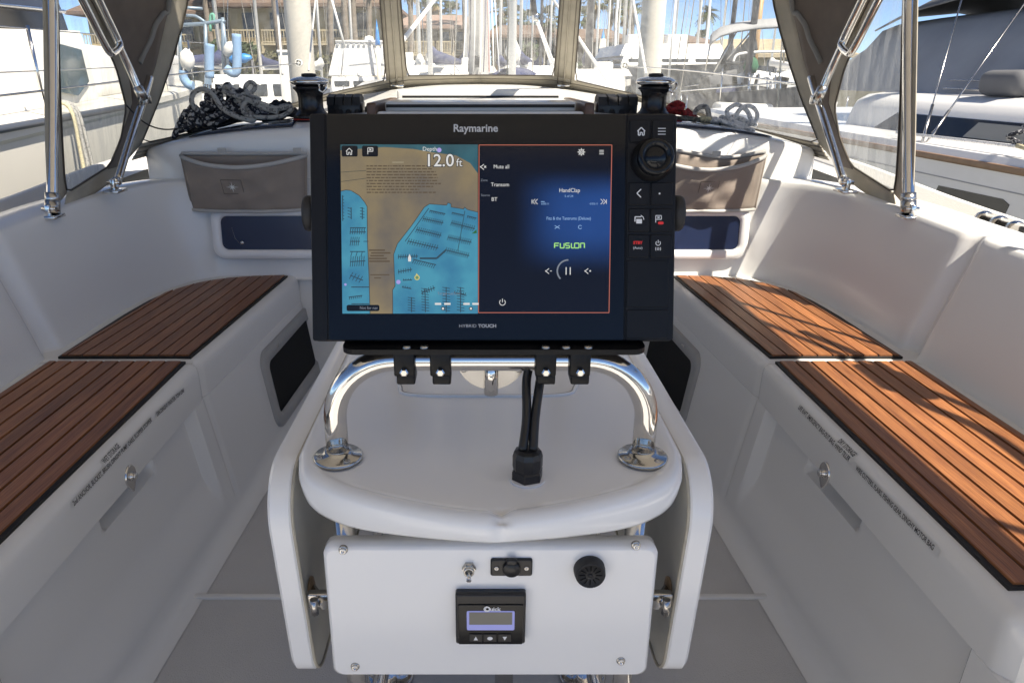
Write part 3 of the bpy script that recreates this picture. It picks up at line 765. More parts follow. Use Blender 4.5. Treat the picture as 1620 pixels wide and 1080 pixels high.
for a, b_, n, L, u, d in (((560, 418), (652, 438), 9, 3.6, False, True), ((520, 466), (640, 492), 11, 4.2, True, True), ((480, 530), (628, 566), 13, 4.8, True, True), ((430, 598), (610, 640), 13, 4.8, True, True),
                          ((690, 430), (760, 446), 6, 3.4, False, True), ((780, 450), (834, 464), 5, 3.4, False, True), ((685, 490), (825, 526), 12, 4.8, True, True), ((665, 575), (805, 606), 12, 4.8, True, True), ((650, 650), (792, 685), 12, 4.8, True, True),
                          ((372, 690), (490, 688), 9, 3.6, True, True), ((462, 706), (596, 738), 11, 6.5, False, True), ((372, 780), (455, 765), 6, 3.6, True, True), ((400, 830), (455, 828), 4, 2.5, True, False), ((395, 870), (450, 880), 4, 2.5, True, False),
                          ((530, 876), (532, 1020), 9, 6, True, True), ((655, 870), (655, 1020), 9, 6, True, True), ((740, 870), (740, 1020), 9, 6, True, True), ((450, 930), (450, 1020), 6, 6, True, True), ((510, 905), (590, 872), 6, 4, True, True), ((700, 905), (775, 920), 6, 4, True, False),
                          ((100, 400), (100, 470), 4, 5.5, False, True), ((165, 400), (165, 470), 4, 3.5, True, True), ((92, 520), (185, 520), 7, 4.5, False, True), ((90, 545), (185, 545), 7, 3.5, True, True), ((92, 600), (150, 600), 5, 7, True, True), ((90, 660), (180, 660), 3, 8, False, True), ((90, 720), (180, 715), 7, 8, True, True),
                          ((90, 800), (165, 830), 4, 6, True, True), ((80, 930), (160, 920), 7, 4, False, True), ((50, 330), (50, 480), 8, 2.5, True, False), ((95, 870), (200, 870), 2, 1, True, True), ((95, 970), (200, 970), 2, 1, True, True)):
    comb(a, b_, n, L, u, d)
m = MB(); sline(m, Z(766, 420), Z(724, 655), 1.1, 2); sline(m, Z(200, 600), Z(170, 600), 1.1, 2); sline(m, Z(600, 700), Z(655, 650), 3, 2); sline(m, Z(500, 700), Z(600, 700), 3, 2); sline(m, Z(555, 405), Z(415, 600), 1.2, 2); m.build('dock_walkway', DOCK, chart, weld=False)
# small print on the map: rows of tiny unreadable marks
rnd = random.Random(3)
m = MB()
for r in range(10):
    x = 581.5; y = 262.5+r*4.6; xe = (692, 684, 690, 692, 693, 693, 698, 686, 664, 690)[r]
    while x < xe:
        wl = rnd.uniform(2, 9); sline(m, (x, y), (min(x+wl, xe), y), 1.9, 2); x += wl+1.4
for x0, x1, y in ((586, 616, 434), (592, 603, 439)):
    sline(m, (x0, y), (x1, y), 1.6, 2)
for k in range(5): sline(m, (586+rnd.uniform(-3, 4), 395+k*4.4), (608+rnd.uniform(-4, 12), 395+k*4.4), 2.2, 2)
tag(m.build('map_note', CTEXT, chart, weld=False), kind='stuff')
m = MB(); sline(m, (622, 257), (640, 257), 3, 3); m.build('map_heading', emi('chart_pale', lin(175, 165, 140), ES), chart, weld=False)
def icon_lines(name, segs, w_, k, material, parent):
    m_ = MB()
    for s_ in segs:
        for a, b_ in zip(s_, s_[1:]): sline(m_, a, b_, w_, k)
    return m_.build(name, material, parent, weld=False)
def arc(cx, cy, r, a0, a1, n=14): return [(cx+r*math.cos(math.radians(lerp(a0, a1, i/n))), cy+r*math.sin(math.radians(lerp(a0, a1, i/n)))) for i in range(n+1)]
def rpill(name, x0, y0, x1, y1, r, k, material, parent):
    cx, cy = (x0+x1)/2, (y0+y1)/2
    return layer(name, [[(cx+a, cy-b_) for a, b_ in rrect(x1-x0, y1-y0, r)]], k, material, parent)
def home(cx, cy, s_, k, material, parent, w_=1.3):
    icon_lines('home_icon', [[(cx-s_, cy), (cx, cy-s_), (cx+s_, cy)], [(cx-s_*.75, cy-.1*s_), (cx-s_*.75, cy+s_), (cx-s_*.28, cy+s_), (cx-s_*.28, cy+s_*.3), (cx+s_*.28, cy+s_*.3), (cx+s_*.28, cy+s_), (cx+s_*.75, cy+s_), (cx+s_*.75, cy-.1*s_)]], w_, k, material, parent)
def flag(cx, cy, s_, k, material, parent, w_=1.2):
    icon_lines('flag_icon', [[(cx-s_*.8, cy+s_), (cx-s_*.8, cy-s_), (cx+s_*.8, cy-s_), (cx+s_*.8, cy+.1*s_), (cx-s_*.8, cy+.1*s_)], [(cx-s_*.3, cy-s_*.7), (cx+s_*.3, cy-s_*.2)], [(cx+s_*.3, cy-s_*.7), (cx-s_*.3, cy-s_*.2)]], w_, k, material, parent)
rpill('map_button', 543, 231, 568, 248, 2.5, 3, PILL, chart); rpill('map_button', 575, 231, 600, 248, 2.5, 3, PILL, chart)
home(555, 240, 5, 4, WHT, chart, 1.0); flag(588, 239.5, 5, 4, WHT, chart, 1.0)
rpill('scale_pill', 548, 482, 600, 492, 3, 4, PILL, chart)
def stext(s_, px, py, size, material, parent, k=4, align='CENTER', bold=0, sx=1.0):
    return text('lettering', s_, size*KX, frame(S(px, py, D0+DD*k), MP.to_3x3() @ Vector((1, 0, 0)), MP.to_3x3() @ Vector((0, -1, 0))), material, parent, align, sx, bold)
stext('Not for nav', 583, 487, 7, DIM, chart, 5, sx=.85)
stext('Depth', 681, 236.5, 9, WHT, chart, 5)
outl_m = emi('digit_outline', lin(40, 42, 48), .4)
stext('12.0', 696, 255, 27, outl_m, chart, 4, bold=.0009); stext('12.0', 696, 255, 27, WHT, chart, 5, bold=.0002, sx=1.0)
stext('ft', 727, 258, 17, outl_m, chart, 4, bold=.0006); stext('ft', 727, 258, 17, WHT, chart, 5)
PURP = emi('chart_purple', lin(150, 140, 205), .7)
for zx, zy, r in ((617, 67, 3.6), (374, 840, 3.4), (62, 855, 2)):
    c = Z(zx, zy); layer('map_symbol', [arc(c[0], c[1], r, 0, 343, 20)], 5, PURP, chart)
c = Z(441, 700); layer('boat_symbol', [[(c[0], c[1]-7), (c[0]+2.4, c[1]-1), (c[0]+2.2, c[1]+5), (c[0]-2.2, c[1]+5), (c[0]-2.4, c[1]-1)]], 6, WHT, chart)
c = Z(484, 810); layer('buoy_symbol', [arc(c[0], c[1]+1, 4.2, -60, 240, 16)+[(c[0]-1, c[1]-6)]], 5, emi('buoy_yellow', lin(190, 185, 120), .6), chart)
layer('buoy_symbol', [arc(c[0], c[1]+1, 2.6, 0, 343, 12)], 6, emi('buoy_green', lin(110, 150, 110), .5), chart)
m = MB()
for zx in (607, 662, 775, 828): x, y = Z(zx, 970); sline(m, (x-5, y), (x+5, y), 3.2, 6)
m.build('data_dashes', WHT, chart, weld=False)
for zx in (636, 801): 
    c = Z(zx, 998); layer('data_dot', [arc(c[0], c[1], 3, 0, 343, 16)], 5, outl_m, chart); layer('data_dot', [arc(c[0], c[1], 1.9, 0, 343, 16)], 6, WHT, chart)
stext('Target Lat/Lon', 710, 464, 6, DIM, chart, 5)
layer('vessel_arrow', [[Z(805, 555), Z(834, 530), Z(836, 552)]], 5, emi('arrow_green', lin(50, 110, 60), .5), chart)
# music pane
m = MB(); srect(m, 757.5, 229, 966, 496, D0); music = m.build('music_screen', NIGHT, plot)
def glow_mat():
    m_ = bpy.data.materials.new('album_art'); m_.use_nodes = True; n = m_.node_tree; b = n.nodes['Principled BSDF']
    b.inputs['Base Color'].default_value = (.004, .004, .005, 1); b.inputs['Roughness'].default_value = .12; b.inputs['Specular IOR Level'].default_value = .3
    tc = n.nodes.new('ShaderNodeTexCoord'); sp = n.nodes.new('ShaderNodeSeparateXYZ'); n.links.new(tc.outputs['Object'], sp.inputs[0])
    def rng(out, a, b_):
        mr = n.nodes.new('ShaderNodeMapRange'); mr.interpolation_type = 'SMOOTHSTEP'; mr.inputs[1].default_value = a; mr.inputs[2].default_value = b_
        n.links.new(out, mr.inputs[0]); return mr.outputs[0]
    X0 = (808-781)*KX; X1 = (898-781)*KX
    zt1 = (361-264)*KZ; zt0 = (361-316)*KZ; zb0 = (361-438)*KZ; zb1 = (361-362)*KZ
    f = [rng(sp.outputs[0], X0, X1), rng(sp.outputs[2], zt1, zt0), rng(sp.outputs[2], zb0, zb1)]
    m1 = n.nodes.new('ShaderNodeMath'); m1.operation = 'MULTIPLY'; n.links.new(f[0], m1.inputs[0]); n.links.new(f[1], m1.inputs[1])
    m2 = n.nodes.new('ShaderNodeMath'); m2.operation = 'MULTIPLY'; n.links.new(m1.outputs[0], m2.inputs[0]); n.links.new(f[2], m2.inputs[1])
    nz = n.nodes.new('ShaderNodeTexNoise'); nz.inputs['Scale'].default_value = 14; n.links.new(tc.outputs['Object'], nz.inputs['Vector'])
    m3 = n.nodes.new('ShaderNodeMath'); m3.operation = 'MULTIPLY'; n.links.new(m2.outputs[0], m3.inputs[0])
    mr = n.nodes.new('ShaderNodeMapRange'); mr.inputs[3].default_value = .55; mr.inputs[4].default_value = 1.25; n.links.new(nz.outputs['Fac'], mr.inputs[0]); n.links.new(mr.outputs[0], m3.inputs[1])
    mx = n.nodes.new('ShaderNodeMixRGB'); mx.inputs[1].default_value = (*lin(14, 16, 26), 1); mx.inputs[2].default_value = (*lin(36, 74, 142), 1)
    n.links.new(m3.outputs[0], mx.inputs[0]); n.links.new(mx.outputs[0], b.inputs['Emission Color']); b.inputs['Emission Strength'].default_value = .425
    return m_
m = MB(); srect(m, 800, 262, 964.5, 440, D0+DD*.6); m.build('album_art', glow_mat(), music)
icon_lines('pane_border', [[(758, 230), (965.5, 230), (964, 494.5), (757, 494.5)], [(758, 230), (757, 494.5)]], 1.3, 4, ORANGE, music)
SC = stext
SC('Mute all', 793, 264, 8.6, WHT, music, 4, sx=.9); SC('Transom', 791, 292, 8.4, WHT, music, 4, sx=.95); SC('BT', 782, 315, 8.2, WHT, music, 4)
SC('Zone', 766, 285, 5, DIM, music, 4); SC('Source', 768, 308.5, 5, DIM, music, 4)
SC('HandClap', 900, 301, 9, WHT, music, 4, sx=.92); SC('5 of 24', 899, 310, 4.8, DIMB, music, 4); SC('Fitz & the Tantrums (Deluxe)', 899, 345, 7, DIMB, music, 4, sx=.84)
SC('0:00:11', 862, 322, 4.4, DIMB, music, 4); SC('-0:03:11', 938, 322, 4.4, DIMB, music, 4)
def fusion():
    # angular word mark
    x = 877; yb = 391.5; yt = 384; segs = []
    segs += [[(x, yb), (x, yt), (x+7, yt)], [(x, 387.8), (x+6, 387.8)]]
    x += 9; segs += [[(x, yt), (x, yb), (x+6, yb), (x+6, yt)]]
    x += 8.5; segs += [[(x+6, yt), (x, yt), (x, 387.8), (x+6, 387.8), (x+6, yb), (x, yb)]]
    x += 9; segs += [[(x, yt), (x, yb)], [(x, yb), (x+4, yb)]]
    x += 5; segs += [[(x, 387.8), (x, yb), (x+7, yb), (x+7, yt), (x, yt), (x, 387.8)]]
    x += 9.5; segs += [[(x, yb), (x, yt), (x+6, yt), (x+6, yb)]]
    icon_lines('lettering', segs, 1.7, 4, GREEN, music)
fusion()
icon_lines('skip_icon', [[(841, 315), (841, 322)], [(846, 314.5), (842, 318.5), (846, 322.5)], [(850, 314.5), (846, 318.5), (850, 322.5)]], .9, 4, WHT, music)
icon_lines('skip_icon', [[(949, 314.5), (953, 318.5), (949, 322.5)], [(953, 314.5), (957, 318.5), (953, 322.5)], [(958, 315), (958, 322)]], .9, 4, WHT, music)
icon_lines('progress_bar', [[(855, 318.5), (861, 318.5)]], 1.0, 4, DIMB, music)
icon_lines('shuffle_icon', [[(877, 356), (885, 361)], [(877, 361), (885, 356)]], .9, 4, DIMB, music); icon_lines('repeat_icon', [arc(917, 358.5, 2.8, 30, 330)], .9, 4, DIMB, music)
icon_lines('volume_dial', [arc(899, 428, 17.5, 135, 270)], 2.4, 4, DIM, music); icon_lines('pause_icon', [[(895.5, 422), (895.5, 434)], [(902, 422), (902, 434)]], 1.5, 4, WHT, music)
def spk(cx, cy): return [[(cx-3.5, cy), (cx-1, cy-1), (cx+2.5, cy-4)], [(cx-3.5, cy), (cx-1, cy+1.5), (cx+2.5, cy+4.5)]]
icon_lines('speaker_icon', spk(866, 428)+[[(870, 428), (873, 428)]], 1.1, 4, WHT, music); icon_lines('speaker_icon', spk(928, 428)+[[(932, 428), (935, 428)], [(933.5, 426.5), (933.5, 429.5)]], 1.1, 4, WHT, music)
icon_lines('speaker_icon', spk(763, 264)+[[(766, 262.5), (769, 265.5)], [(769, 262.5), (766, 265.5)]], 1.1, 4, WHT, music)
icon_lines('power_icon', [arc(795, 478, 4.6, -50, 230), [(795, 472), (795, 478)]], 1.1, 4, WHT, music)
icon_lines('menu_icon', [[(946, 238.5), (953, 238.5)], [(946, 241.2), (953, 241.2)], [(946, 244), (953, 244)]], 1.0, 4, WHT, music)
icon_lines('gear_icon', [arc(918, 241, 3.6, 0, 360), arc(918, 241, 1.6, 0, 360)]+[[(918+3.6*math.cos(a*.785), 241+3.6*math.sin(a*.785)), (918+6*math.cos(a*.785), 241+6*math.sin(a*.785))] for a in range(8)], 1.2, 4, WHT, music)
# brand lettering on the bezel
def ptext(s_, px, py, size, material, bold=0, sx=1.0, parent=front): return text('lettering', s_, size*KX, frame(S(px, py, .0018), MP.to_3x3() @ Vector((1, 0, 0)), MP.to_3x3() @ Vector((0, -1, 0))), material, parent, 'CENTER', sx, bold)
BEZP = mat('bezel_print', (.42, .43, .45), .4)
ptext('Raymarine', 752.5, 204, 16.5, BEZP, .00025, 1.0); ptext('HYBRID', 740, 516, 7.2, BEZP, 0, 1.12); ptext('TOUCH', 771, 516, 7.2, BEZP, .0002, 1.12)
# smears on the glass
# keys
def key(x0, y0, x1, y1): return splate('button', x0, y0, x1, y1, .0012, .0028, .0018, PLOTB, plot, .0008)
DK0 = D0
D0 = .0030
k_ = key(993, 191, 1026, 226); home(1011, 209, 6, 2, WHITEP, k_, 1.7)
k_ = key(1028, 191, 1062, 226); icon_lines('menu_icon', [[(1037, 204.5), (1049, 204.5)], [(1037, 209), (1049, 209)], [(1037, 213.5), (1049, 213.5)]], 1.3, 2, WHITEP, k_)
k_ = key(993, 288, 1026, 324); icon_lines('back_icon', [[(1012, 299), (1005.5, 305.5), (1012, 312)]], 1.6, 2, WHITEP, k_)
k_ = key(1028, 288, 1062, 324); layer('dot_icon', [arc(1041, 306, 1.5, 0, 330, 11)], 2, WHITEP, k_)
k_ = key(993, 329, 1026, 366); icon_lines('switch_icon', [[(1003, 350), (1003, 342.5), (1013, 342.5)]], 1.6, 2, WHITEP, k_); layer('switch_icon', [[(1005, 346), (1014, 346), (1014, 353), (1005, 353)]], 2, WHITEP, k_); icon_lines('switch_icon', [[(1012, 340), (1016, 343), (1017, 347)]], 1.2, 2, WHITEP, k_)
k_ = key(1028, 329, 1062, 366); flag(1040, 346, 5.5, 2, WHITEP, k_, 1.2); rpill('mob_icon', 1039, 350, 1048, 354.5, 2, 3, RED, k_)
k_ = key(993, 370, 1026, 407); stext('STBY', 1008, 383.5, 6.4, RED, k_, 2, bold=.0002); stext('(Auto)', 1008, 391.5, 5.6, WHITEP, k_, 2)
k_ = key(1028, 370, 1062, 407); icon_lines('power_icon', [arc(1040, 384, 3.6, -50, 230), [(1040, 379), (1040, 384)]], 1.2, 2, WHITEP, k_); icon_lines('backlight_icon', [arc(1040, 393, 1.6, 0, 360), arc(1040, 393, 4, 140, 220), arc(1040, 393, 4, -40, 40)], 1.0, 2, WHITEP, k_)
splate('card_door', 992, 411, 1058, 486, .0012, .0026, .002, PLOTB, plot); splate('card_door', 992, 490, 1058, 536, .0012, .0026, .002, PLOTB, plot)
D0 = DK0
F = MP @ Matrix.Translation(((1029-781)*KX, -.001, (361-253)*KZ)) @ Matrix.Rotation(math.pi/2, 4, 'X')
m = MB(); m.lathe([(.0235, 0), (.0232, .004), (.0205, .007), (.0195, .012)], 44, F); kb = m.build('rotary_knob', PLOTB, plot)
m = MB(); m.lathe([(.0195, .012), (.0200, .015), (.0195, .020), (.0175, .0225), (.0140, .0225), (.0125, .0195), (.0115, .0195), (.0105, .0215), (0, .0222)], 44, F); m.build('knob_cap', BLACKG, kb)

# ================================================================== LABEL STRIPS AND LATCHES ON THE LOCKERS
def on_bench(T, px, py, off=.0):
    p, n = hit(T, px, py); 
    if n.dot(ray(px, py)) > 0: n = -n
    return p+n*off, n
def strip(bench_o, T, sgn, a, b_, s_, hpx, w_text):
    pa, na = on_bench(T, *a, .0012); pb, nb = on_bench(T, *b_, .0012); n = (na+nb).normalized()
    x = (pb-pa).normalized(); L = (pb-pa).length
    M = frame((pa+pb)/2, x, n)
    h = hpx
    m = MB(); m.poly([M @ Vector((q, r, 0)) for q, r in ((-L/2, -h/2), (L/2, -h/2), (L/2, h/2), (-L/2, h/2))]); st = m.build('label_strip', TAPE, bench_o)
    t = text('lettering', s_, h*.95, M @ Matrix.Translation((0, 0, .0005)), INK, st, bold=.0002)
    bb = [v.co.x for v in t.data.vertices]; 
    # fit the words to the strip
    W = wmat(bench_o).inverted() @ M
    cur = max((W.inverted() @ v.co).x for v in t.data.vertices)-min((W.inverted() @ v.co).x for v in t.data.vertices)
    t.data.transform(W @ Matrix.Diagonal((w_text*L/cur, 1, 1, 1)) @ W.inverted())
strip(benchL, TL, -1, (112, 800), (240, 662), '2nd ANCHOR, BUCKET, BRUSH, DINGHY PUMP, OARS, FLOPPER STOPPER', .0145, .97)
strip(benchL, TL, -1, (246, 657), (291, 616), 'DIN DINGHY PAINTER, TOW LINE', .0145, .95)
strip(benchL, TL, -1, (161, 733), (189, 703), 'WET STORAGE', .0155, .90)
strip(benchR, TR, 1, (1263, 642), (1347, 730), 'LIFE RAFT, EMERGENCY BAG-OUT BAG, HAND TILLER', .0145, .95)
strip(benchR, TR, 1, (1350, 734), (1487, 876), 'WIRE CUTTERS, FLAIRS, FISHING GEAR, DINGHY MOTOR BAG', .0145, .90)
strip(benchR, TR, 1, (1327, 696), (1354, 722), 'DRY STORAGE', .0150, .92)
def latch(bench_o, T, px, py, sgn):
    p, n = on_bench(T, px, py, 0); M = frame(p, Vector((0, -sgn, 0)), n)
    pts = []
    for i in range(28):
        a = 2*math.pi*i/28; r = .0255
        x = r*.82*math.cos(a); y = r*math.sin(a)
        if y < 0: y *= 1.45; x *= (1-(abs(y)/(r*1.45))**2*.75)
        pts.append((x, y))
    k = len(pts); m = MB()
    vs = [M @ Vector((x*s_, y*s_, z)) for s_, z in ((1, 0), (1, .003), (.93, .005), (.86, .0035)) for x, y in pts]
    m.add(vs, [[q*k+i, q*k+(i+1) % k, (q+1)*k+(i+1) % k, (q+1)*k+i] for q in range(3) for i in range(k)], True); m.poly(vs[3*k:])
    la = m.build('latch', CHROME, bench_o)
    m = MB(); m.lathe([(.0095, .003), (.0095, .006), (.006, .008), (.006, .011), (.0075, .012), (.0075, .0145), (0, .015)], 16, M); m.build('knob', CHROME, la)
latch(benchL, TL, 205, 753, -1); latch(benchR, TR, 1306, 748, 1)

# ================================================================== SPRAY HOOD (dodger)
HB = [(0, 3.97, 1.10), (.37, 3.87, 1.095), (.70, 3.68, 1.055), (.97, 3.42, 1.0), (1.155, 3.1, .94), (1.25, 2.77, .905), (1.245, 2.5, .835), (1.25, 2.12, .785), (1.25, 1.75, .77)]
HT = [(0, 2.70, 1.85), (.36, 2.68, 1.84), (.66, 2.64, 1.82), (.92, 2.60, 1.79), (1.08, 2.57, 1.74), (1.15, 2.50, 1.67), (1.19, 2.48, 1.60), (1.235, 2.42, 1.52), (1.235, 2.05, 1.50)]
def mirror(L): return [(-x, y, z) for x, y, z in L[:0:-1]]+L
hb = spline(mirror(HB), 12); ht = spline(mirror(HT), 12)
m = MB(); m.grid([[a.lerp(b_, t/40*1.25-.05) for t in range(41)] for a, b_ in zip(hb, ht)]); HOOD = m.tree()
hood = thing('spray_hood', 'taupe canvas spray hood with clear windows on steel tubes over the companionway', 'spray hood', (0, 3.0, 1.0))
def hp(px, py):
    r = HOOD.ray_cast(EYE, ray(px, py).normalized())
    return r[0]
def patch(name, L, R_, material, nrow=16, ncol=10, off=0.0, flip=False, parent=None, solid=.0):
    L = resample([(x, y, 0) for x, y in L], nrow); R_ = resample([(x, y, 0) for x, y in R_], nrow)
    rows = []
    for a, b_ in zip(L, R_):
        row = []
        for j in range(ncol+1):
            q = a.lerp(b_, j/ncol)
            if flip: q.x = 2*PPX-q.x
            p = hp(q.x, q.y)
            if p is None: p = rows[-1][j].copy() if rows else (row[-1].copy() if row else EYE+ray(q.x, q.y)*2.6)
            d = (EYE-p).normalized()
            row.append(p+d*off)
        rows.append(row)
    mm = MB(); mm.grid(rows); return mm.build(name, material, parent or hood, solid=solid)
TOPY = -210
def both(name, L, R_, material, **k):
    patch(name, L, R_, material, **k); patch(name, L, R_, material, flip=True, **k)
# window outlines measured on the photograph (right half; mirrored)
c_r = [(902, TOPY), (886, 0), (879, 90), (876, 120)]                 # right edge of centre window
c_l = [(2*PPX-x, y) for x, y in c_r]
f_l = [(936, TOPY), (919, 0), (912, 90), (909, 127)]                 # inner edge of front side window
f_b = [(909, 127), (960, 139), (1000, 148), (1060, 165), (1120, 184), (1200, 206), (1270, 222), (1296, 227)]
f_r = [(1208, TOPY), (1222, 0), (1234, 50), (1250, 105), (1268, 158), (1283, 195), (1296, 227)]
patch('centre_window', c_l, c_r, VINYL, nrow=24, ncol=16)
both('side_window', [(f_l[0][0], TOPY)]+f_l[1:]+f_b[1:4], f_r[:1]+f_r[1:]+f_b[:3:-1], VINYL, nrow=30, ncol=24)
# canvas between and below the windows
both('canvas_post', c_r, f_l, BEIGE, nrow=24, ncol=4, off=.002, solid=.003)
for cx, o_ in ((891, .006), (901, .008), (912, .006)):
    for fl in (0, 1):
        pts = []
        for t in range(24):
            py = lerp(TOPY, 132, t/23); x = cx+(py*-.075 if py < 120 else -9); x = lerp(cx+16, cx-9, (py-TOPY)/(132-TOPY))
            p = hp(2*PPX-x if fl else x, py); pts.append(p+(EYE-p).normalized()*o_)
        m = MB(); m.tube(pts, .0045 if cx == 901 else .0025, 6); m.build('seam', SEAM if cx != 901 else BEIGE, hood)
base_r = [(760, 141), (820, 142), (880, 148), (905, 152), (960, 158), (1000, 166), (1060, 183), (1120, 203), (1200, 226), (1270, 243), (1312, 254)]
tb = [(760, 119), (820, 120), (876, 120), (909, 127)]+f_b[1:]
both('hem', tb, base_r, BEIGE, nrow=40, ncol=5, off=.002, solid=.003)
for k, (o1, rr) in enumerate(((.25, .003), (.55, .0025), (.8, .003))):
    for fl in (0, 1):
        A = resample([(x, y, 0) for x, y in tb], 40); B = resample([(x, y, 0) for x, y in base_r], 40); pts = []
        for a, b_ in zip(A, B):
            q = a.lerp(b_, o1); p = hp(2*PPX-q.x if fl else q.x, q.y)
            if p: pts.append(p+(EYE-p).normalized()*.006)
        m = MB(); m.tube(pts, rr, 6); m.build('seam', SEAM, hood)
# dark side panel, edge bindings, lower strip
d_l = f_r; 
d_r = [(1252, TOPY), (1262, 0), (1275, 55), (1286, 105), (1296, 150), (1318, 215), (1332, 262)]
both('edge_band', d_l, [(x-12 if i < 4 else x-6, y) for i, (x, y) in enumerate(d_r)], BEIGE, nrow=24, ncol=4, off=.003, solid=.003)
both('side_panel', [(x-12 if i < 4 else x-6, y) for i, (x, y) in enumerate(d_r)], [(1452, TOPY), (1378, 0), (1345, 60), (1318, 112), (1310, 160), (1332, 225), (1350, 268)], TAUPE, nrow=24, ncol=10, off=.004, solid=.003)
# zip cord on the side panel
for fl in (0, 1):
    pts = []
    for x, y in ((1240, TOPY), (1252, 0), (1262, 22), (1274, 40), (1281, 62), (1292, 84), (1299, 100)):
        p = hp(2*PPX-x if fl else x, y); pts.append(p+(EYE-p).normalized()*.012)
    m = MB(); m.tube(spline(pts, 5), .009, 8); m.build('rolled_flap_cord', TRIM, hood)
# aft quarter window and its canvas border
q_l = [(1470, TOPY), (1398, 0), (1362, 60), (1340, 105), (1322, 165), (1330, 215), (1345, 258)]
q_r = [(1432, TOPY), (1428, 0), (1426, 100), (1423, 200), (1418, 270), (1414, 303), (1408, 304)]
q_l2 = [(1400, -60), (1388, 0), (1358, 60), (1336, 108), (1320, 170), (1329, 222), (1346, 262), (1414, 305)]
q_r2 = [(1431, -60), (1429, 0), (1427, 60), (1426, 110), (1424, 170), (1421, 230), (1418, 280), (1414, 305)]
both('quarter_window', q_l2, q_r2, VINYLQ, nrow=28, ncol=10)
both('quarter_border', [(1452, TOPY), (1378, 0), (1345, 60), (1320, 112), (1305, 165), (1318, 230), (1345, 290), (1420, 338)], [(1405, TOPY), (1388, 0), (1358, 60), (1336, 108), (1320, 170), (1329, 222), (1346, 262), (1414, 305)], BEIGE, nrow=28, ncol=4, off=.002, solid=.003)
both('aft_border', q_r2, [(1452, -60), (1452, 0), (1451, 60), (1450, 110), (1449, 170), (1448, 230), (1445, 300), (1443, 340)], BEIGE, nrow=28, ncol=4, off=.002, solid=.003)
# dark welded edges of the window film
EDGE = mat('window_edge', (.07, .06, .048), .7)
def edging(L, fl, off=.007, r=.0032):
    pts = []
    for q in resample([(x, y, 0) for x, y in L], 60):
        p = hp(2*PPX-q.x if fl else q.x, q.y)
        if p is not None: pts.append(p+(EYE-p).normalized()*off)
    m_ = MB(); m_.tube(pts, r, 6); m_.build('window_edge', EDGE, hood)
for fl in (0, 1):
    edging(q_l2+q_r2[::-1], fl); edging(f_l+f_b[1:]+f_r[::-1][1:], fl, .006, .003)
edging(c_l+[(760, 119)]+c_r[::-1], 0, .006, .003)
# roof
rows = []
aft = spline(mirror([(0, 2.18, 1.93), (.4, 2.18, 1.92), (.75, 2.2, 1.89), (1.0, 2.24, 1.84), (1.16, 2.3, 1.77), (1.20, 2.30, 1.68), (1.215, 2.36, 1.60), (1.235, 2.40, 1.52), (1.235, 2.05, 1.50)]), 12)
m = MB(); m.grid([[a.lerp(b_, t/6) for t in range(7)] for a, b_ in zip(ht, aft)]); m.build('roof_canvas', TAUPE, hood, solid=.003)
# steel tubes
def tubeh(name, pts, r, mt=CHROME): m_ = MB(); m_.tube(spline(pts, 6), r, 14); return m_.build(name, mt, hood)
for sgn in (1, -1):
    def X(px, py, x): p = on_x(px, py, x*.955); return (sgn*p.x, p.y, p.z)
    # aft upright
    foot = X(1437, 338, 1.30); t_ = tubeh('aft_upright', [X(1437, 326, 1.30), X(1437, 160, 1.298), X(1438, 0, 1.285), X(1440, -120, 1.26)], .0165)
    m = MB(); m.tube([foot, X(1437, 318, 1.30)], .021, 14); m.tube([X(1437, 322, 1.30), X(1437, 306, 1.30)], .0205, 14); c = m.build('socket', STEELB, t_)
    m = MB(); f0 = Vector(foot); m.box((f0.x, f0.y-.01, f0.z-.006), (.055, .060, .010), .003); m.box((f0.x, f0.y-.01, f0.z+.012), (.014, .03, .034), .003); m.tube([f0+Vector((-.02, -.012, .016)), f0+Vector((.02, -.012, .016))], .006, 8); m.build('deck_hinge', CHROME, t_)
    # forward strut from the second deck foot up to the knee
    ft = X(1338, 300, 1.225); kn = X(1291, 150, 1.215)
    t_ = tubeh('strut', [X(1334, 288, 1.225), X(1312, 215, 1.222), kn, X(1283, 122, 1.21)], .0125)
    f0 = Vector(ft); m = MB(); m.box((f0.x, f0.y, f0.z-.004), (.05, .07, .010), .003); m.box((f0.x, f0.y, f0.z+.016), (.014, .03, .036), .003); m.tube([f0+Vector((-.02, 0, .022)), f0+Vector((.02, 0, .022))], .007, 8); m.tube([f0+Vector((0, 0, .02)), X(1334, 286, 1.225)], .0155, 12); m.build('deck_hinge', CHROME, t_)
    # aft hoop rising from the knee
    t_ = tubeh('aft_hoop', [X(1297, 152, 1.212), X(1322, 95, 1.235), X(1368, 0, 1.25), X(1410, -90, 1.25), X(1452, -190, 1.22)], .0135)
    m = MB(); m.tube([X(1293, 158, 1.205), X(1303, 136, 1.215)], .0175, 12); m.box(X(1288, 158, 1.20), (.02, .035, .03), .004); m.build('knee_joint', STEELB, t_)
    # hand grip: flattened loop alongside the hoop
    g = [X(1330, 72, 1.20), X(1339, 82, 1.195), X(1350, 78, 1.19), X(1385, 10, 1.19), X(1420, -60, 1.19), X(1440, -110, 1.19)]
    g2 = [X(1330, 72, 1.20), X(1337, 55, 1.205), X(1368, -10, 1.20), X(1395, -70, 1.20), X(1410, -110, 1.20)]
    m = MB(); m.tube(spline(g, 8), .0115, 12); m.tube(spline(g2, 8), .0115, 12); m.build('hand_grip', CHROME, hood)
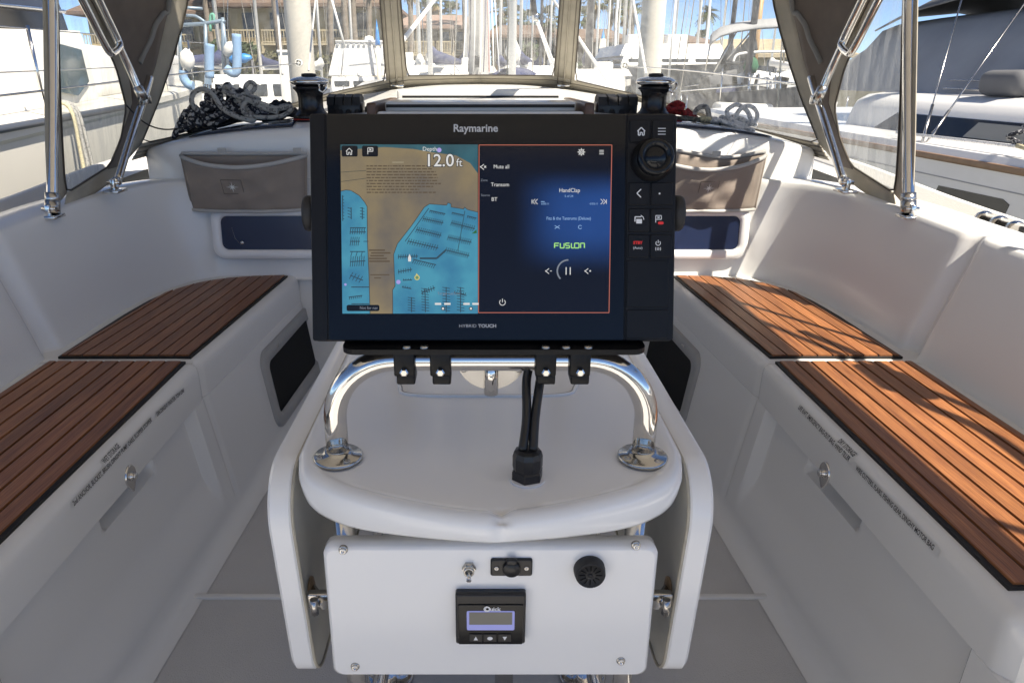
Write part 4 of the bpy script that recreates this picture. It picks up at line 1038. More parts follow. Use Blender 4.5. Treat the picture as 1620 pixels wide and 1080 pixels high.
# thin lanyard on the port side
m = MB(); m.tube(spline([on_y(200, 167, 2.62), on_y(230, 195, 2.7), on_y(262, 205, 2.78), on_y(300, 200, 2.86)], 8), .0028, 6)
tag(m.build('lanyard', CABLE), 'thin black lanyard hanging from the port hood joint', 'cord')
for sgn in (-1, 1):
    q = on_y(760+sgn*127, 136, 3.78); m = MB(); m.box(q, (.035, .02, .016), .004); m.tube([q+Vector((0, -.01, 0)), q+Vector((sgn*.05, -.01, .002))], .006, 8); m.build('hood_clip', CHROME, hood)

# ================================================================== BIMINI above the helm (out of the frame, gives the shade)
bim = thing('bimini', 'sand coloured canvas bimini awning on a steel frame above the cockpit', 'awning', (0, .5, 1.9))
rows = []
for i in range(15):
    k = lerp(-1, 1, i/14)
    rows.append([(k*1.63+(-.44*max(0, k)*sstep(1.66, 2.08, lerp(-.95, 2.25, j/28))), lerp(-.95, 2.25, j/28), 1.98-.10*abs(k)**2.5) for j in range(29)])
m = MB(); m.grid(rows); m.build('canopy', CANOPY, bim)
for y in (-.9, .3):
    pts = [(-1.56, y, .75)] + [(lerp(-1.57, 1.57, i/10), y, 1.962-.10*abs(lerp(-1, 1, i/10))**2.5) for i in range(11)] + [(1.56, y, .75)]
    m = MB(); m.tube(spline(pts, 3), .0125, 8); m.build('bow', CHROME, bim)
m = MB(); m.tube([(1.60, 1.35, 1.87), (1.60, .8, 1.2), (1.58, .35, .75)], .0125, 8); m.build('brace', CHROME, bim)
m = MB(); m.tube([(1.22, 2.15, 1.90), (1.55, 1.25, .80)], .010, 6); m.build('strap', TAUPE, bim)
# unseen tackle and line, added and thickened for their shadow on the bench
sheet = thing('shadow_tackle', 'unseen block and line tackle casting its shadow on the starboard bench', 'tackle', (1.42, 1.1, 1.2))
b0 = Vector((1.0, 1.55, .46)); 
def up(p, h): return Vector(p)+SUN*(h/SUN.z)
m = MB(); m.tube(spline([up((.93, 1.98, .46), .95), up((1.02, 1.72, .46), .98), up((.99, 1.52, .46), 1.0), up((1.05, 1.33, .46), 1.0), up((1.02, 1.05, .46), 1.05), up((.96, .92, .46), 1.1)], 6), .017, 8); m.build('line', mat('sheet_rope', (.3, .3, .3), .8), sheet)
m = MB(); q = up((1.0, 1.62, .46), .98); m.box(q, (.06, .17, .12), .02, 3); m.build('block', BLACKM, sheet)

# ================================================================== STORAGE BAGS
def bag(sgn, label):
    x0, x1 = (-1.062, -.618) if sgn < 0 else (.575, 1.012)
    b_ = thing('storage_bag', label, 'bag', ((x0+x1)/2, 2.66, .70), group='canvas storage bags on the bulkhead')
    zt, zbm = .893, .697; N = 24
    yb = 2.655
    def back(t, v): return Vector((lerp(x0, x1, t)+(.5-t)*.03*(1-v), yb-.004*math.sin(math.pi*t), lerp(zbm, zt, v)+(.012*math.sin(t*7) if sgn > 0 else 0)*v))
    def frontp(t, v):
        bul = (.10 if sgn < 0 else .085)*math.sin(math.pi*min(1, max(0, t)))**.6*(.45+.55*v)
        sag = (-.030 if sgn < 0 else -.040)*math.sin(math.pi*t)*v
        wr = .004*math.sin(t*23+v*9)*(1-v*.4)+.003*math.sin(t*11-v*14)
        return Vector((lerp(x0, x1, t)+(.5-t)*.03*(1-v), yb-.006-bul-wr*math.sin(math.pi*t), lerp(zbm, zt-.006, v)+sag))
    m = MB(); m.grid([[back(t/N, v/8) for t in range(N+1)] for v in range(9)]); m.build('back_panel', BAGC, b_, solid=.002)
    m = MB(); m.grid([[frontp(t/N, v/10) for t in range(N+1)] for v in range(11)])
    m.grid([[back(t/N, 0) for t in range(N+1)], [frontp(t/N, 0) for t in range(N+1)]])
    fp = m.build('front_panel', BAGC, b_, solid=.002)
    m = MB(); m.tube([frontp(t/N, 1)+Vector((0, 0, 0)) for t in range(N+1)], .0075, 8); m.tube([back(t/N, 1) for t in range(N+1)], .0065, 8); m.build('rim_binding', BAGT, b_)
    m = MB(); m.tube([frontp(t/N, 0)+Vector((0, -.001, 0)) for t in range(N+1)], .0065, 8); m.build('hem_binding', BAGT, b_)
    for e in (0, 1):
        m = MB(); m.tube([frontp(e, v/8)+Vector((0, -.001, 0)) for v in range(9)], .004, 8); m.build('side_piping', BAGC, b_)
    for t in (.33, .93) if sgn < 0 else (.1, .6):
        p = back(t, 1); m = MB(); m.box((p.x, p.y-.002, p.z+.008), (.03, .006, .024), .002); m.build('hanging_tab', BAGT, b_)
    # eight-pointed star emblem on a stitched square
    t = .44 if sgn < 0 else .52
    c = frontp(t, .58); ux = (frontp(t+.03, .58)-frontp(t-.03, .58)).normalized(); uz = (frontp(t, .62)-frontp(t, .54)).normalized()
    n = ux.cross(uz); n = -n if n.y > 0 else n
    c = c+n*.006
    m = MB(); sq = [c+ux*a*.034+uz*bb*.027-n*.002 for a, bb in ((-1, -1), (1, -1), (1, 1), (-1, 1))]; m.tube(sq, .0012, 5, closed=True); m.build('stitched_square', mat('stitching', (.09, .075, .06), .9), fp)
    m = MB()
    for k in range(8):
        a = k*math.pi/4; L = .022 if k % 2 == 0 else .0145
        d = ux*math.cos(a)+uz*math.sin(a); e = ux*math.cos(a+math.pi/8)+uz*math.sin(a+math.pi/8); f = ux*math.cos(a-math.pi/8)+uz*math.sin(a-math.pi/8)
        m.poly([c, c+f*.0048, c+d*L, c+e*.0048])
    m.build('star_emblem', mat('star_thread', (.78, .76, .70), .6), fp)
bag(-1, 'taupe canvas storage bag with star emblem on the shaded port bulkhead'); bag(1, 'taupe canvas storage bag with star emblem on the sunlit starboard bulkhead')

# ================================================================== WINCHES, CLUTCHES, HATCH
def winch(px, label):
    p = on_y(px, 168, 2.86); x = p.x; z0 = .972
    wi = thing('winch', label, 'winch', (x, 2.86, z0), group='coachroof winches')
    T_ = Matrix.Translation((x, 2.86, z0))
    m = MB(); m.lathe([(.068, -.02), (.068, .022), (.066, .026)], 32, T_); m.build('base', BLACK, wi)
    m = MB(); m.lathe([(.0685, .0275), (.0685, .0305)], 32, T_); m.build('red_ring', mat('red_ring', (.35, .03, .02), .5), wi)
    m = MB(); m.lathe([(.067, .032), (.066, .040), (.060, .048), (.050, .058), (.0455, .070), (.0455, .105), (.048, .120), (.056, .132), (.063, .136), (.063, .142), (.050, .146)], 36, T_); m.build('drum', mat('winch_black', (.018, .018, .020), .22, .4), wi)
    m = MB(); m.lathe([(.050, .146), (.066, .152), (.072, .158), (.070, .166), (.056, .174), (.030, .179), (.0, .180)], 36, T_); cp = m.build('cap', CHROME, wi)
    m = MB(); m.lathe([(.028, .178), (.026, .188), (.012, .190), (.010, .184), (0, .184)], 20, T_); m.build('handle_socket', BLACKM, cp)
    a = Vector((x+.066, 2.82, z0+.158)); m = MB(); m.tube([a, a+Vector((.004, 0, -.022)), a+Vector((-.010, 0, -.034)), a+Vector((-.022, 0, -.028)), a+Vector((-.022, 0, -.004))], .0045, 8); m.build('feeder_arm', CHROME, wi)
winch(492, 'black port winch with chrome cap left of the chart plotter'); winch(1034, 'black starboard winch with chrome cap right of the chart plotter')
def clutch(px0, px1, label, flip):
    a = on_y(px0, 165, 3.05); b_ = on_y(px1, 165, 3.05); cx = (a.x+b_.x)/2; W_ = abs(b_.x-a.x); z0 = .990
    cl = thing('rope_clutch', label, 'rope clutch', (cx, 3.05, z0), group='rope clutches on the coachroof')
    m = MB(); m.box((cx, 3.06, z0+.03), (W_, .10, .075), .008, 3); m.build('body', BLACK, cl)
    n = 4
    for i in range(n):
        x = cx+(i-(n-1)/2)*W_/n
        m = MB(); m.prism([(x-W_/n*.42, 2.995, z0+.055), (x-W_/n*.42, 3.0, z0+.085), (x-W_/n*.42, 3.06, z0+.095), (x-W_/n*.42, 3.10, z0+.08), (x-W_/n*.42, 3.10, z0+.055)], (W_/n*.84, 0, 0)); m.build('lever', BLACKM, cl)
        m = MB(); m.lathe([(.012, 0), (.012, .004), (.008, .004), (.007, -.004), (0, -.004)], 12, frame((x, 3.008, z0+.028), (1, 0, 0), (0, -1, 0))); m.build('rope_mouth', BLACKM, cl)
    e = cx+flip*(W_/2+.03); m = MB(); m.box((e, 3.06, z0+.03), (.045, .05, .045), .012, 3); m.build('end_lug', BLACK, cl)
clutch(520, 574, 'black rope clutch bank beside the port winch', 1); clutch(942, 1006, 'black rope clutch bank beside the starboard winch', -1)
ht_ = thing('sliding_hatch', 'white sliding companionway hatch with wooden side rails behind the plotter', 'hatch', (0, 3.3, 1.0))
m = MB(); m.box((0, 3.68, 1.055), (.74, .56, .085), .012, 3); m.build('hatch_garage', GEL, ht_)
m = MB(); m.box((0, 3.08, 1.045), (.70, .56, .035), .008, 3); m.build('lid', GEL, ht_)
m = MB(); m.box((0, 2.74, 1.005), (.74, .05, .055), .008, 3); m.build('lid_lip', GEL, ht_)
m = MB(); m.box((0, 3.385, 1.062), (.69, .012, .018)); m.build('gap_shade_strip', CAULK, ht_)  # black strips put in for the shaded hatch gaps, here and below
m = MB(); m.box((0, 2.797, 1.049), (.69, .006, .011)); m.build('gap_shade_strip', CAULK, ht_)
RAIL = mat('varnished_rail', (.10, .05, .03), .35, var=.3, vscale=20)
for s_ in (-1, 1):
    m = MB(); m.box((s_*.388, 3.06, 1.035), (.035, .70, .055), .006); m.build('side_rail', RAIL, ht_)
for s_, y, z, sz in (('SLIDING HATCH', 3.399, 1.077, .018), ('KEEP CLOSED AT SEA', 3.399, 1.06, .010)):
    pass
# tinted panels let into the top edge of the bulkhead
for sgn in (-1, 1):
    rows = []
    for i in range(17):
        t = i/16; x = lerp(.68, 1.06, t)
        r = []
        for y in (2.738, 2.77, 2.82, 2.88+.02*(1-t), 2.93+.03*(1-t)):
            h_ = BLOCK.ray_cast(Vector((sgn*x, y-.06*(t**2)*0, 2)), Vector((0, 0, -1)))[0]; h_.z += .004; r.append(h_)
        rows.append(r)
    m = MB(); m.grid(rows); tag(m.build('deck_light', TINT, solid=.003), ['dark tinted deck light under the dark rope pile', 'dark tinted deck light under the white and red ropes'][(sgn+1)//2], 'deck light', 'tinted deck lights')

# ================================================================== ROPES
def rope_mat(name, a, b_, scale=160, thr=.5):
    m_ = bpy.data.materials.new(name); m_.use_nodes = True; n = m_.node_tree; b = n.nodes['Principled BSDF']; b.inputs['Roughness'].default_value = .85
    tc = n.nodes.new('ShaderNodeTexCoord'); v = n.nodes.new('ShaderNodeTexVoronoi'); v.inputs['Scale'].default_value = scale
    n.links.new(tc.outputs['Object'], v.inputs['Vector'])
    rp = n.nodes.new('ShaderNodeValToRGB'); rp.color_ramp.interpolation = 'CONSTANT'; rp.color_ramp.elements[0].color = (*b_, 1); rp.color_ramp.elements[1].color = (*a, 1); rp.color_ramp.elements[1].position = thr
    sp = n.nodes.new('ShaderNodeSeparateColor'); n.links.new(v.outputs['Color'], sp.inputs[0]); n.links.new(sp.outputs[0], rp.inputs[0]); n.links.new(rp.outputs[0], b.inputs['Base Color'])
    bp = n.nodes.new('ShaderNodeBump'); bp.inputs['Strength'].default_value = .6; bp.inputs['Distance'].default_value = .003; n.links.new(v.outputs['Distance'], bp.inputs['Height']); n.links.new(bp.outputs[0], b.inputs['Normal'])
    return m_
R_FLECK = rope_mat('rope_flecked', (.022, .023, .032), (.36, .36, .36), 110, .30)
R_GREY = rope_mat('rope_grey', (.38, .375, .355), (.15, .15, .15), 130, .22)
R_BLACK = rope_mat('rope_black', (.012, .012, .014), (.03, .03, .035), 150, .4)
R_WHITE = rope_mat('rope_white', (.78, .77, .75), (.50, .51, .52), 150, .25)
R_RED = rope_mat('rope_red', (.30, .02, .02), (.14, .012, .012), 150, .3)
R_CREAM = rope_mat('rope_cream', (.55, .50, .33), (.40, .36, .24), 150, .3)
def zdeck(x, y):
    h_ = BLOCK.ray_cast(Vector((x, y, 2)), Vector((0, 0, -1)))[0]
    return h_.z if h_ else .95
def coil(label, material, cx, cy, w_, d, h, turns, r, seed, name='rope_coil', pts_per=9, flat=.5):
    rr = random.Random(seed); P = []
    n = int(turns*pts_per)
    for i in range(n):
        a = 2*math.pi*i/pts_per + rr.uniform(-.25, .25); lay = rr.random()
        rad = rr.uniform(.45, 1.0)
        ox = .22*w_*math.sin(i*.31+seed); 
        x = cx+ox+rad*w_/2*.8*math.cos(a); y = cy+rad*d/2*math.sin(a)
        z = zdeck(x, y)+r+h*(1-abs(x-cx)/(w_*.75))*max(0, lay*.6+.4*math.sin(i/n*math.pi))*(.55+.45*math.sin(a*1.0+seed))
        P.append((x, y, max(z, zdeck(x, y)+r)))
    m_ = MB(); m_.tube(spline(P, 5), r, 7); o = m_.build(name, material)
    return tag(o, label, 'rope', 'ropes coiled on the coachroof')
def loops(label, material, cx, cy, z0, specs, r, name='rope_coil'):
    """hanging or standing loops: list of (dx, dy, dz, rx, rz, tilt)"""
    m_ = MB(); P = []
    for dx, dy, dz, rx, rz, yaw, lean in specs:
        for i in range(13):
            a = 2*math.pi*i/12 - 1.2
            x = rx*math.cos(a); z = rz*math.sin(a)
            P.append((cx+dx+x*math.cos(yaw)-z*lean*.4, cy+dy+x*math.sin(yaw)+z*lean, z0+dz+z))
    m_.tube(spline(P, 4), r, 8)
    return tag(m_.build(name, material), label, 'rope', 'ropes coiled on the coachroof')
def at(px, y=2.95): return on_y(px, 170, y).x
def tangle(label, material, cx, cy, w_, d, h, n, r, seed, step=.9, lift=0.0, name='rope_coil'):
    """one rope thrown down in an untidy mound: a wandering line over the mound's shell"""
    rr = random.Random(seed); P = []; a = rr.uniform(0, 6.28); rad = .8
    for i in range(n):
        a += rr.choice((1, 1, 1, 1, -1))*rr.uniform(.45, 1.1)*step; rad = min(1, max(.15, rad+rr.uniform(-.38, .38)))
        x = cx+w_/2*rad*math.cos(a)+rr.uniform(-.02, .02); y = cy+d/2*rad*math.sin(a)
        e = max(0, 1-((x-cx)/(w_*.55))**2)*max(.25, 1-((y-cy)/(d*.7))**2)
        z = zdeck(x, y)+r+lift+h*e*rr.uniform(.25, 1.0); P.append((x, y, z))
    m_ = MB(); m_.tube(spline(P, 5), r, 8)
    return tag(m_.build(name, material), label, 'rope', 'ropes coiled on the coachroof')
def strand(label, material, pts, r, name='rope_coil'):
    m_ = MB(); m_.tube(spline([on_y(x, y, yy) for x, y, yy in pts], 7), r, 9)
    return tag(m_.build(name, material), label, 'rope', 'ropes coiled on the coachroof')
tangle('black rope tangled at the bottom of the dark heap', R_BLACK, at(362), 3.04, .40, .20, .085, 80, .0105, 5)
tangle('dark flecked rope piled in a big heap left of the port winch', R_FLECK, at(345), 3.01, .38, .19, .165, 120, .0092, 11)
tangle('flecked rope loops at the outer end of the dark heap', R_FLECK, at(303), 2.94, .15, .11, .11, 46, .0100, 17, .7)
strand('pale grey rope draped in long bights over the dark heap', R_GREY, [(316, 180, 2.93), (304, 164, 2.90), (306, 148, 2.91), (322, 141, 2.91), (338, 152, 2.90), (352, 172, 2.89), (378, 186, 2.87), (402, 190, 2.87), (388, 170, 2.93), (372, 150, 2.95), (362, 138, 2.97), (352, 142, 2.99), (366, 150, 2.95), (392, 158, 2.92), (415, 170, 2.89), (440, 178, 2.88)], .0095)
strand('grey flat rope loop lying towards the port winch', R_GREY, [(462, 168, 2.89), (440, 172, 2.88), (415, 164, 2.89), (395, 160, 2.91), (384, 168, 2.90), (390, 182, 2.88), (415, 186, 2.87), (445, 184, 2.87), (462, 172, 2.88), (450, 168, 2.91), (425, 176, 2.90)], .0085)
strand('grey rope bight standing on top of the dark heap', R_GREY, [(372, 162, 2.97), (384, 150, 2.97), (398, 146, 2.99), (404, 136, 3.00), (396, 130, 3.01), (388, 138, 3.00), (394, 150, 2.97), (412, 158, 2.95)], .0085)
tangle('coil of thick black rope beside the port winch', R_BLACK, at(432), 3.06, .12, .10, .095, 34, .0105, 3, .9)
tangle('red rope bundle beside the starboard winch', R_RED, at(1078), 2.99, .12, .09, .055, 34, .0090, 8, .9, .012)
tangle('cream rope ends lying next to the red bundle', R_CREAM, at(1112), 2.92, .085, .06, .02, 14, .0095, 9, .9)
tangle('white rope loops coiled at the outer starboard end', R_WHITE, at(1168), 2.96, .25, .13, .045, 40, .0088, 14, .75)
tangle('thin pale rope strewn in front of the white coil', R_WHITE, at(1150), 2.93, .22, .10, .03, 30, .0072, 33, .8)
strand('white rope bight standing up at the far starboard end', R_WHITE, [(1160, 190, 2.93), (1172, 172, 2.95), (1186, 168, 2.97), (1197, 176, 2.97), (1196, 190, 2.95), (1180, 198, 2.93), (1158, 190, 2.92), (1150, 176, 2.95), (1165, 166, 2.97), (1182, 176, 2.95), (1190, 196, 2.92)], .0085)
m = MB(); m.tube(spline([(at(1096), 2.99, .97), (at(1108), 2.99, 1.03), (at(1122), 2.98, 1.035), (at(1128), 2.96, .97)], 6), .010, 8)
tag(m.build('rope_bight', R_GREY), 'dark grey rope bight standing behind the cream rope', 'rope', 'ropes coiled on the coachroof')
coil('dull green grey rope heap under the red bundle', rope_mat('rope_olive', (.16, .16, .13), (.08, .08, .07), 130, .3), at(1100), 2.98, .20, .14, .02, 7, .0085, 21)
# genoa car and track on the starboard side deck
car = thing('genoa_car', 'steel sheet lead car on a track on the starboard side deck', 'deck fitting', (1.5, 1.9, .7))
q0 = Vector((1.475, 2.15, .738)); q1 = Vector((1.49, 1.5, .715))
m = MB(); m.tube([q0, q1], .011, 10); m.build('track', STEELB, car)
for k in range(3):
    c = q0.lerp(q1, .04+.10*k); m = MB(); m.lathe([(.026, -.012), (.03, 0), (.026, .012)], 18, frame(c+Vector((0, 0, .016)), (1, 0, 0), (0, -1, .0))); m.build('sheave', CHROME, car)
m = MB(); m.box(q0.lerp(q1, .12)+Vector((.028, 0, .01)), (.012, .24, .03), .004); m.build('cheek', BLACKM, car)
# small print on the hatch, too fine to read
m = MB(); rr_ = random.Random(9)
for yy, xa, xb, hh in ((3.56, -.06, .05, .012), (3.50, -.12, .13, .009)):
    x = xa
    while x < xb: l = rr_.uniform(.006, .016); m.poly([(x, yy, 1.0985), (x+l, yy, 1.0985), (x+l, yy+hh, 1.0985), (x, yy+hh, 1.0985)]); x += l+.004
m.build('small_print', GREYP, ht_, weld=False)

# ================================================================== WATER, LAND
ZW = -.95
WATER = mat('harbour_water', (.015, .04, .05), .12, bump=.5, bscale=1.6, spec=.5)
m = MB(); m.add([(-400, -300, ZW), (400, -300, ZW), (400, 58, ZW), (-400, 58, ZW)], [[0, 1, 2, 3]]); tag(m.build('harbour_water', WATER), 'dark green harbour water of the marina', kind='structure')
GROUND = mat('shore_ground', (.16, .15, .11), .9, var=.3, vscale=.6)
m = MB(); m.add([(-1500, 56, .7), (1500, 56, .7), (1500, 2600, .7), (-1500, 2600, .7), (-1500, 56, -1.5), (1500, 56, -1.5)], [[0, 1, 2, 3], [4, 5, 1, 0]]); tag(m.build('shore_ground', GROUND), 'low shore behind the marina', kind='structure')
DOCKM = mat('dock_concrete', (.42, .41, .38), .85, var=.15, vscale=2)
for c_, s_, lb in (((0, 27, ZW+.22), (60, 1.8, .45), 'far pale floating dock walkway'), ((-16, 13.5, ZW+.22), (26, 1.4, .45), 'near pale floating dock walkway to port')):
    m = MB(); m.box(c_, s_); tag(m.build('dock_walkway', DOCKM), lb, kind='structure')

# ================================================================== PILINGS
CONC = mat('piling_concrete', (.52, .49, .43), .9, var=.22, vscale=2.2, bump=.35, bscale=9, stretch=(1, 1, .35))
def piling(px, wpx, y, label, cap=False, ztop=None):
    p = on_y(px, 60, y); r = wpx/2/FPX*(y/ray(px, 60).y)
    o = thing('dock_piling', label, 'piling', (p.x, y, ZW), group='concrete dock pilings')
    zt = ztop if ztop else 5.2
    m = MB(); m.lathe([(r*1.03, ZW-1), (r*1.02, 0), (r, 2.5), (r*.99, zt)], 20, Matrix.Translation((p.x, y, 0))); m.build('shaft', CONC, o)
    if cap:
        m = MB(); m.lathe([(r*1.12, zt), (r*1.15, zt+.12), (r*.7, zt+.5), (0, zt+.95)], 16, Matrix.Translation((p.x, y, 0))); m.build('cone_cap', mat('blue_cap', (.02, .20, .55), .4), o)
    return p
piling(474, 41, 11.5, 'thick pale concrete piling seen through the left window')
piling(1031, 37, 12.0, 'thick pale concrete piling seen through the right window, behind the starboard winch')
q = on_y(954, 88, 30); piling(954, 11, 30, 'slim far piling with a blue cone cap', True, q.z)
q = on_y(789, 76, 31); piling(597, 7, 31, 'slim far piling with a small blue cone cap by the white canvas boat', True, on_y(597, 72, 31).z)
# white line rollers
def roller(px, py, y, label):
    c = on_y(px, py, y); r = 5.2/FPX*y
    o = thing('line_roller', label, 'roller', c, group='white line rollers')
    F = frame(c, (1, 0, 0), (0, -1, 0))
    m = MB(); m.lathe([(r, -.02), (r, .02), (r*.86, .026), (r*.80, .012), (r*.30, .012), (r*.26, .028), (0, .03)], 24, F); m.build('disc', mat('white_plastic', (.78, .77, .72), .45), o)
    for k in range(4):
        a = k*math.pi/2+.5; m = MB(); m.lathe([(r*.17, .0122), (r*.17, .018), (0, .018)], 12, F @ Matrix.Translation((r*.55*math.cos(a), r*.55*math.sin(a), 0))); m.build('hole', DARKIN, o)
roller(473, 100, 6.0, 'white four-holed line roller beside the left piling'); roller(988, 104, 6.0, 'white four-holed line roller beside the right piling')
m = MB(); m.tube(spline([on_y(992, 105, 6.0), on_y(1080, 111, 5.0), on_y(1180, 122, 4.2), on_y(1280, 136, 3.6)], 6), .005, 6)
tag(m.build('lifeline', STEELB), 'thin wire lifeline running aft from the right roller', 'wire', 'lifelines')
m = MB(); m.tube(spline([on_y(469, 101, 6.0), on_y(380, 108, 5.0), on_y(280, 118, 4.2), on_y(100, 140, 3.4), on_y(-40, 156, 3.0)], 6), .005, 6)
tag(m.build('lifeline', STEELB), 'thin wire lifeline running aft from the left roller', 'wire', 'lifelines')

# ================================================================== OWN MAST AND RIG AHEAD OF THE HOOD
ALU = mat('mast_aluminium', (.62, .62, .61), .35, .55, var=.08, vscale=4)
MASTW = mat('painted_mast', (.72, .72, .70), .4)
DMAST = mat('dark_mast', (.10, .10, .11), .4)
TANM = mat('tan_mast', (.42, .26, .12), .5)
mast = thing('boat_mast', 'silver mast of the own boat with halyards seen through the centre window', 'mast', (0, 6.6, 1.1))
m = MB(); c0 = on_y(757, 60, 6.6)
m.add([], []); o_ = [(c0.x+.085*math.cos(a*math.pi/10), 6.6+.13*math.sin(a*math.pi/10)) for a in range(20)]
m.prism([Vector((x, y, 1.08)) for x, y in o_], (0, 0, 9), True); m.build('spar', ALU, mast)
m = MB(); m.box((c0.x, 6.6, 1.13), (.26, .36, .06), .01); m.build('mast_step', GEL, mast)
hal = [(738, 732, (.8, .8, .78), .005), (745, 741, (.06, .06, .08), .006), (751, 749, (.5, .5, .5), .006), (762, 759, (.75, .75, .75), .007), (771, 774, (.55, .35, .33), .009), (776, 781, (.7, .66, .62), .007), (768, 765, (.1, .1, .15), .005), (780, 790, (.6, .62, .66), .005)]
for k, (a, b_, col, r) in enumerate(hal):
    m = MB(); m.tube([on_y(b_, 114, 6.3), on_y((a+b_)/2+1, 50, 6.35), on_y(a, -40, 6.4)], r, 6); m.build('halyard', mat('halyard_%d' % k, col, .8), mast)
m = MB(); m.box(on_y(754, 98, 6.38), (.06, .05, .09), .008); m.build('halyard_winch', BLACK, mast)
tk = thing('vang_tackle', 'diagonal rigging tackle with black block at the right of the centre window', 'tackle', on_y(876, 105, 5.6))
m = MB(); m.tube([on_y(838, -40, 5.6), on_y(846, 24, 5.6)], .02, 8); m.build('sleeve', BLACKM, tk)
m = MB(); m.box(on_y(848, 28, 5.6), (.035, .04, .05), .01); m.build('block', STEELB, tk)
for dx in (-2, 3):
    m = MB(); m.tube([on_y(848+dx*.5, 30, 5.6), on_y(877+dx, 110, 5.6)], .008, 6); m.build('fall', R_WHITE, tk)
STAYW = mat('stay_white', (.72, .71, .68), .45)
def stay(a, b_, y0, y1, r, label, mt=STAYW):
    m_ = MB(); m_.tube([on_y(a[0], a[1], y0), on_y(b_[0], b_[1], y1)], r, 6)
    tag(m_.build('rigging_stay', mt), label, 'stay', 'rigging stays beyond the hood')
stay((636, 66), (694, -8), 7, 9, .022, 'white diagonal pole crossing the left part of the centre window')
stay((855, -30), (962, 130), 9, 6, .014, 'pale diagonal stay crossing the right post of the hood')
stay((998, -20), (1022, 118), 10, 8, .017, 'pale leaning stay just left of the right piling')
stay((1071, -20), (1058, 122), 8, 8, .012, 'pale thin shroud right of the right piling')
stay((499, 0), (488, 112), 9, 8, .010, 'pale thin shroud beside the left piling')
stay((436, -20), (447, 118), 9, 8, .012, 'pale thin shroud left of the left piling')
stay((522, -10), (546, 76), 28, 28, .045, 'pale slanted outrigger above the white canvas boat')

# ================================================================== SHORE BUILDINGS
WALLY = mat('yellow_stucco', (.52, .43, .25), .9, var=.12, vscale=.8)
WALLD = mat('brown_timber', (.13, .095, .065), .85, var=.35, vscale=1.5, stretch=(1, 1, .2))
ROOF = mat('brown_shingle', (.17, .115, .085), .9, var=.3, vscale=3, stretch=(1, 1, 5))
ROOFT = mat('tan_roof', (.42, .35, .24), .9, var=.15, vscale=2)
TIMB = mat('pale_timber', (.45, .38, .25), .8, var=.15, vscale=3)
WIN = mat('window_glass_far', (.02, .025, .03), .1)
def building(label, px0, px1, y, zg, eave_py, ridge_py, wall, roofm, depth=9, floors=2, over=1.2, cols=5, seed=1, balcony=True, ridge_shift=0.0):
    a = on_y(px0, 100, y); b_ = on_y(px1, 100, y); ze = on_y(0, eave_py, y).z; zr = on_y(0, ridge_py, y+depth/2).z
    o = thing('shore_building', label, 'building', ((a.x+b_.x)/2, y, zg), group='buildings along the shore')
    m = MB(); m.box(((a.x+b_.x)/2, y+depth/2, (zg+ze)/2), (b_.x-a.x, depth, ze-zg)); m.build('wall', wall, o)
    x0, x1 = a.x-over, b_.x+over; xs = lerp(x0, x1, .5+ridge_shift)
    # hipped roof with thickness
    P = [Vector((x0, y-over, ze)), Vector((x1, y-over, ze)), Vector((x1, y+depth+over, ze)), Vector((x0, y+depth+over, ze))]
    r0 = Vector((lerp(x0, x1, .22), y+depth/2, zr)); r1 = Vector((lerp(x0, x1, .78), y+depth/2, zr))
    m = MB(); m.add(P+[r0, r1]+[p-Vector((0, 0, .25)) for p in P], [[0, 1, 5, 4], [1, 2, 5], [2, 3, 4, 5], [3, 0, 4], [0, 6, 7, 1], [1, 7, 8, 2], [2, 8, 9, 3], [3, 9, 6, 0], [6, 9, 8, 7]]); m.build('roof', roofm, o)
    rr = random.Random(seed); fh = (ze-zg)/floors
    for f in range(floors):
        for c in range(cols):
            xw = lerp(a.x, b_.x, (c+.5)/cols); ww = (b_.x-a.x)/cols*rr.uniform(.38, .6); zb = zg+fh*f+fh*.18; hh = fh*.62
            m = MB(); m.box((xw, y-.03, zb+hh/2), (ww+.2, .08, hh+.2)); wd = m.build('window', TIMB, o)
            m = MB(); m.box((xw, y-.08, zb+hh/2), (ww, .03, hh)); m.build('pane', WIN, wd)
        if balcony and f > 0:
            z0 = zg+fh*f
            for c in range(cols):
                xa = lerp(a.x, b_.x, (c+.06)/cols); xb = lerp(a.x, b_.x, (c+.94)/cols)
                m = MB(); m.box(((xa+xb)/2, y-.75, z0-.05), (xb-xa, 1.5, .14)); bl = m.build('balcony', TIMB, o)
                m = MB(); m.box(((xa+xb)/2, y-1.45, z0+.95), (xb-xa, .08, .10)); m.box(((xa+xb)/2, y-1.45, z0+.12), (xb-xa, .06, .08))
                n = 9
                for k in range(n+1): m.box((lerp(xa+.04, xb-.04, k/n), y-1.45, z0+.5), (.05, .05, .95))
                m.build('railing', TIMB, bl)
                m = MB(); m.box((xa, y-1.4, z0-fh*.4), (.16, .16, fh*.9)); m.build('balcony_post', TIMB, bl)
    return o
building('yellow two-storey shore building with balconies behind the left piling', 335, 600, 62, .7, 8, -38, WALLY, ROOF, 10, 2, 1.6, 6, 2)
building('far left shore building with brown roof behind the blue rails', 150, 322, 66, .7, 20, -20, WALLY, ROOF, 10, 2, 1.2, 4, 3)
building('brown timber shore building with pale roof left of the mast', 640, 742, 66, .7, 42, 24, WALLD, mat('pink_roof', (.30, .21, .17), .9, var=.2, vscale=3), 9, 2, 1.4, 4, 4)
building('dark timber shore building right of the mast', 785, 880, 70, .7, 56, 40, WALLD, ROOF, 9, 2, 1.2, 4, 5, balcony=False)
building('dark shingled shore building left of the right piling', 918, 975, 60, .7, 62, 46, WALLD, ROOF, 9, 2, 1.0, 3, 6, balcony=False)
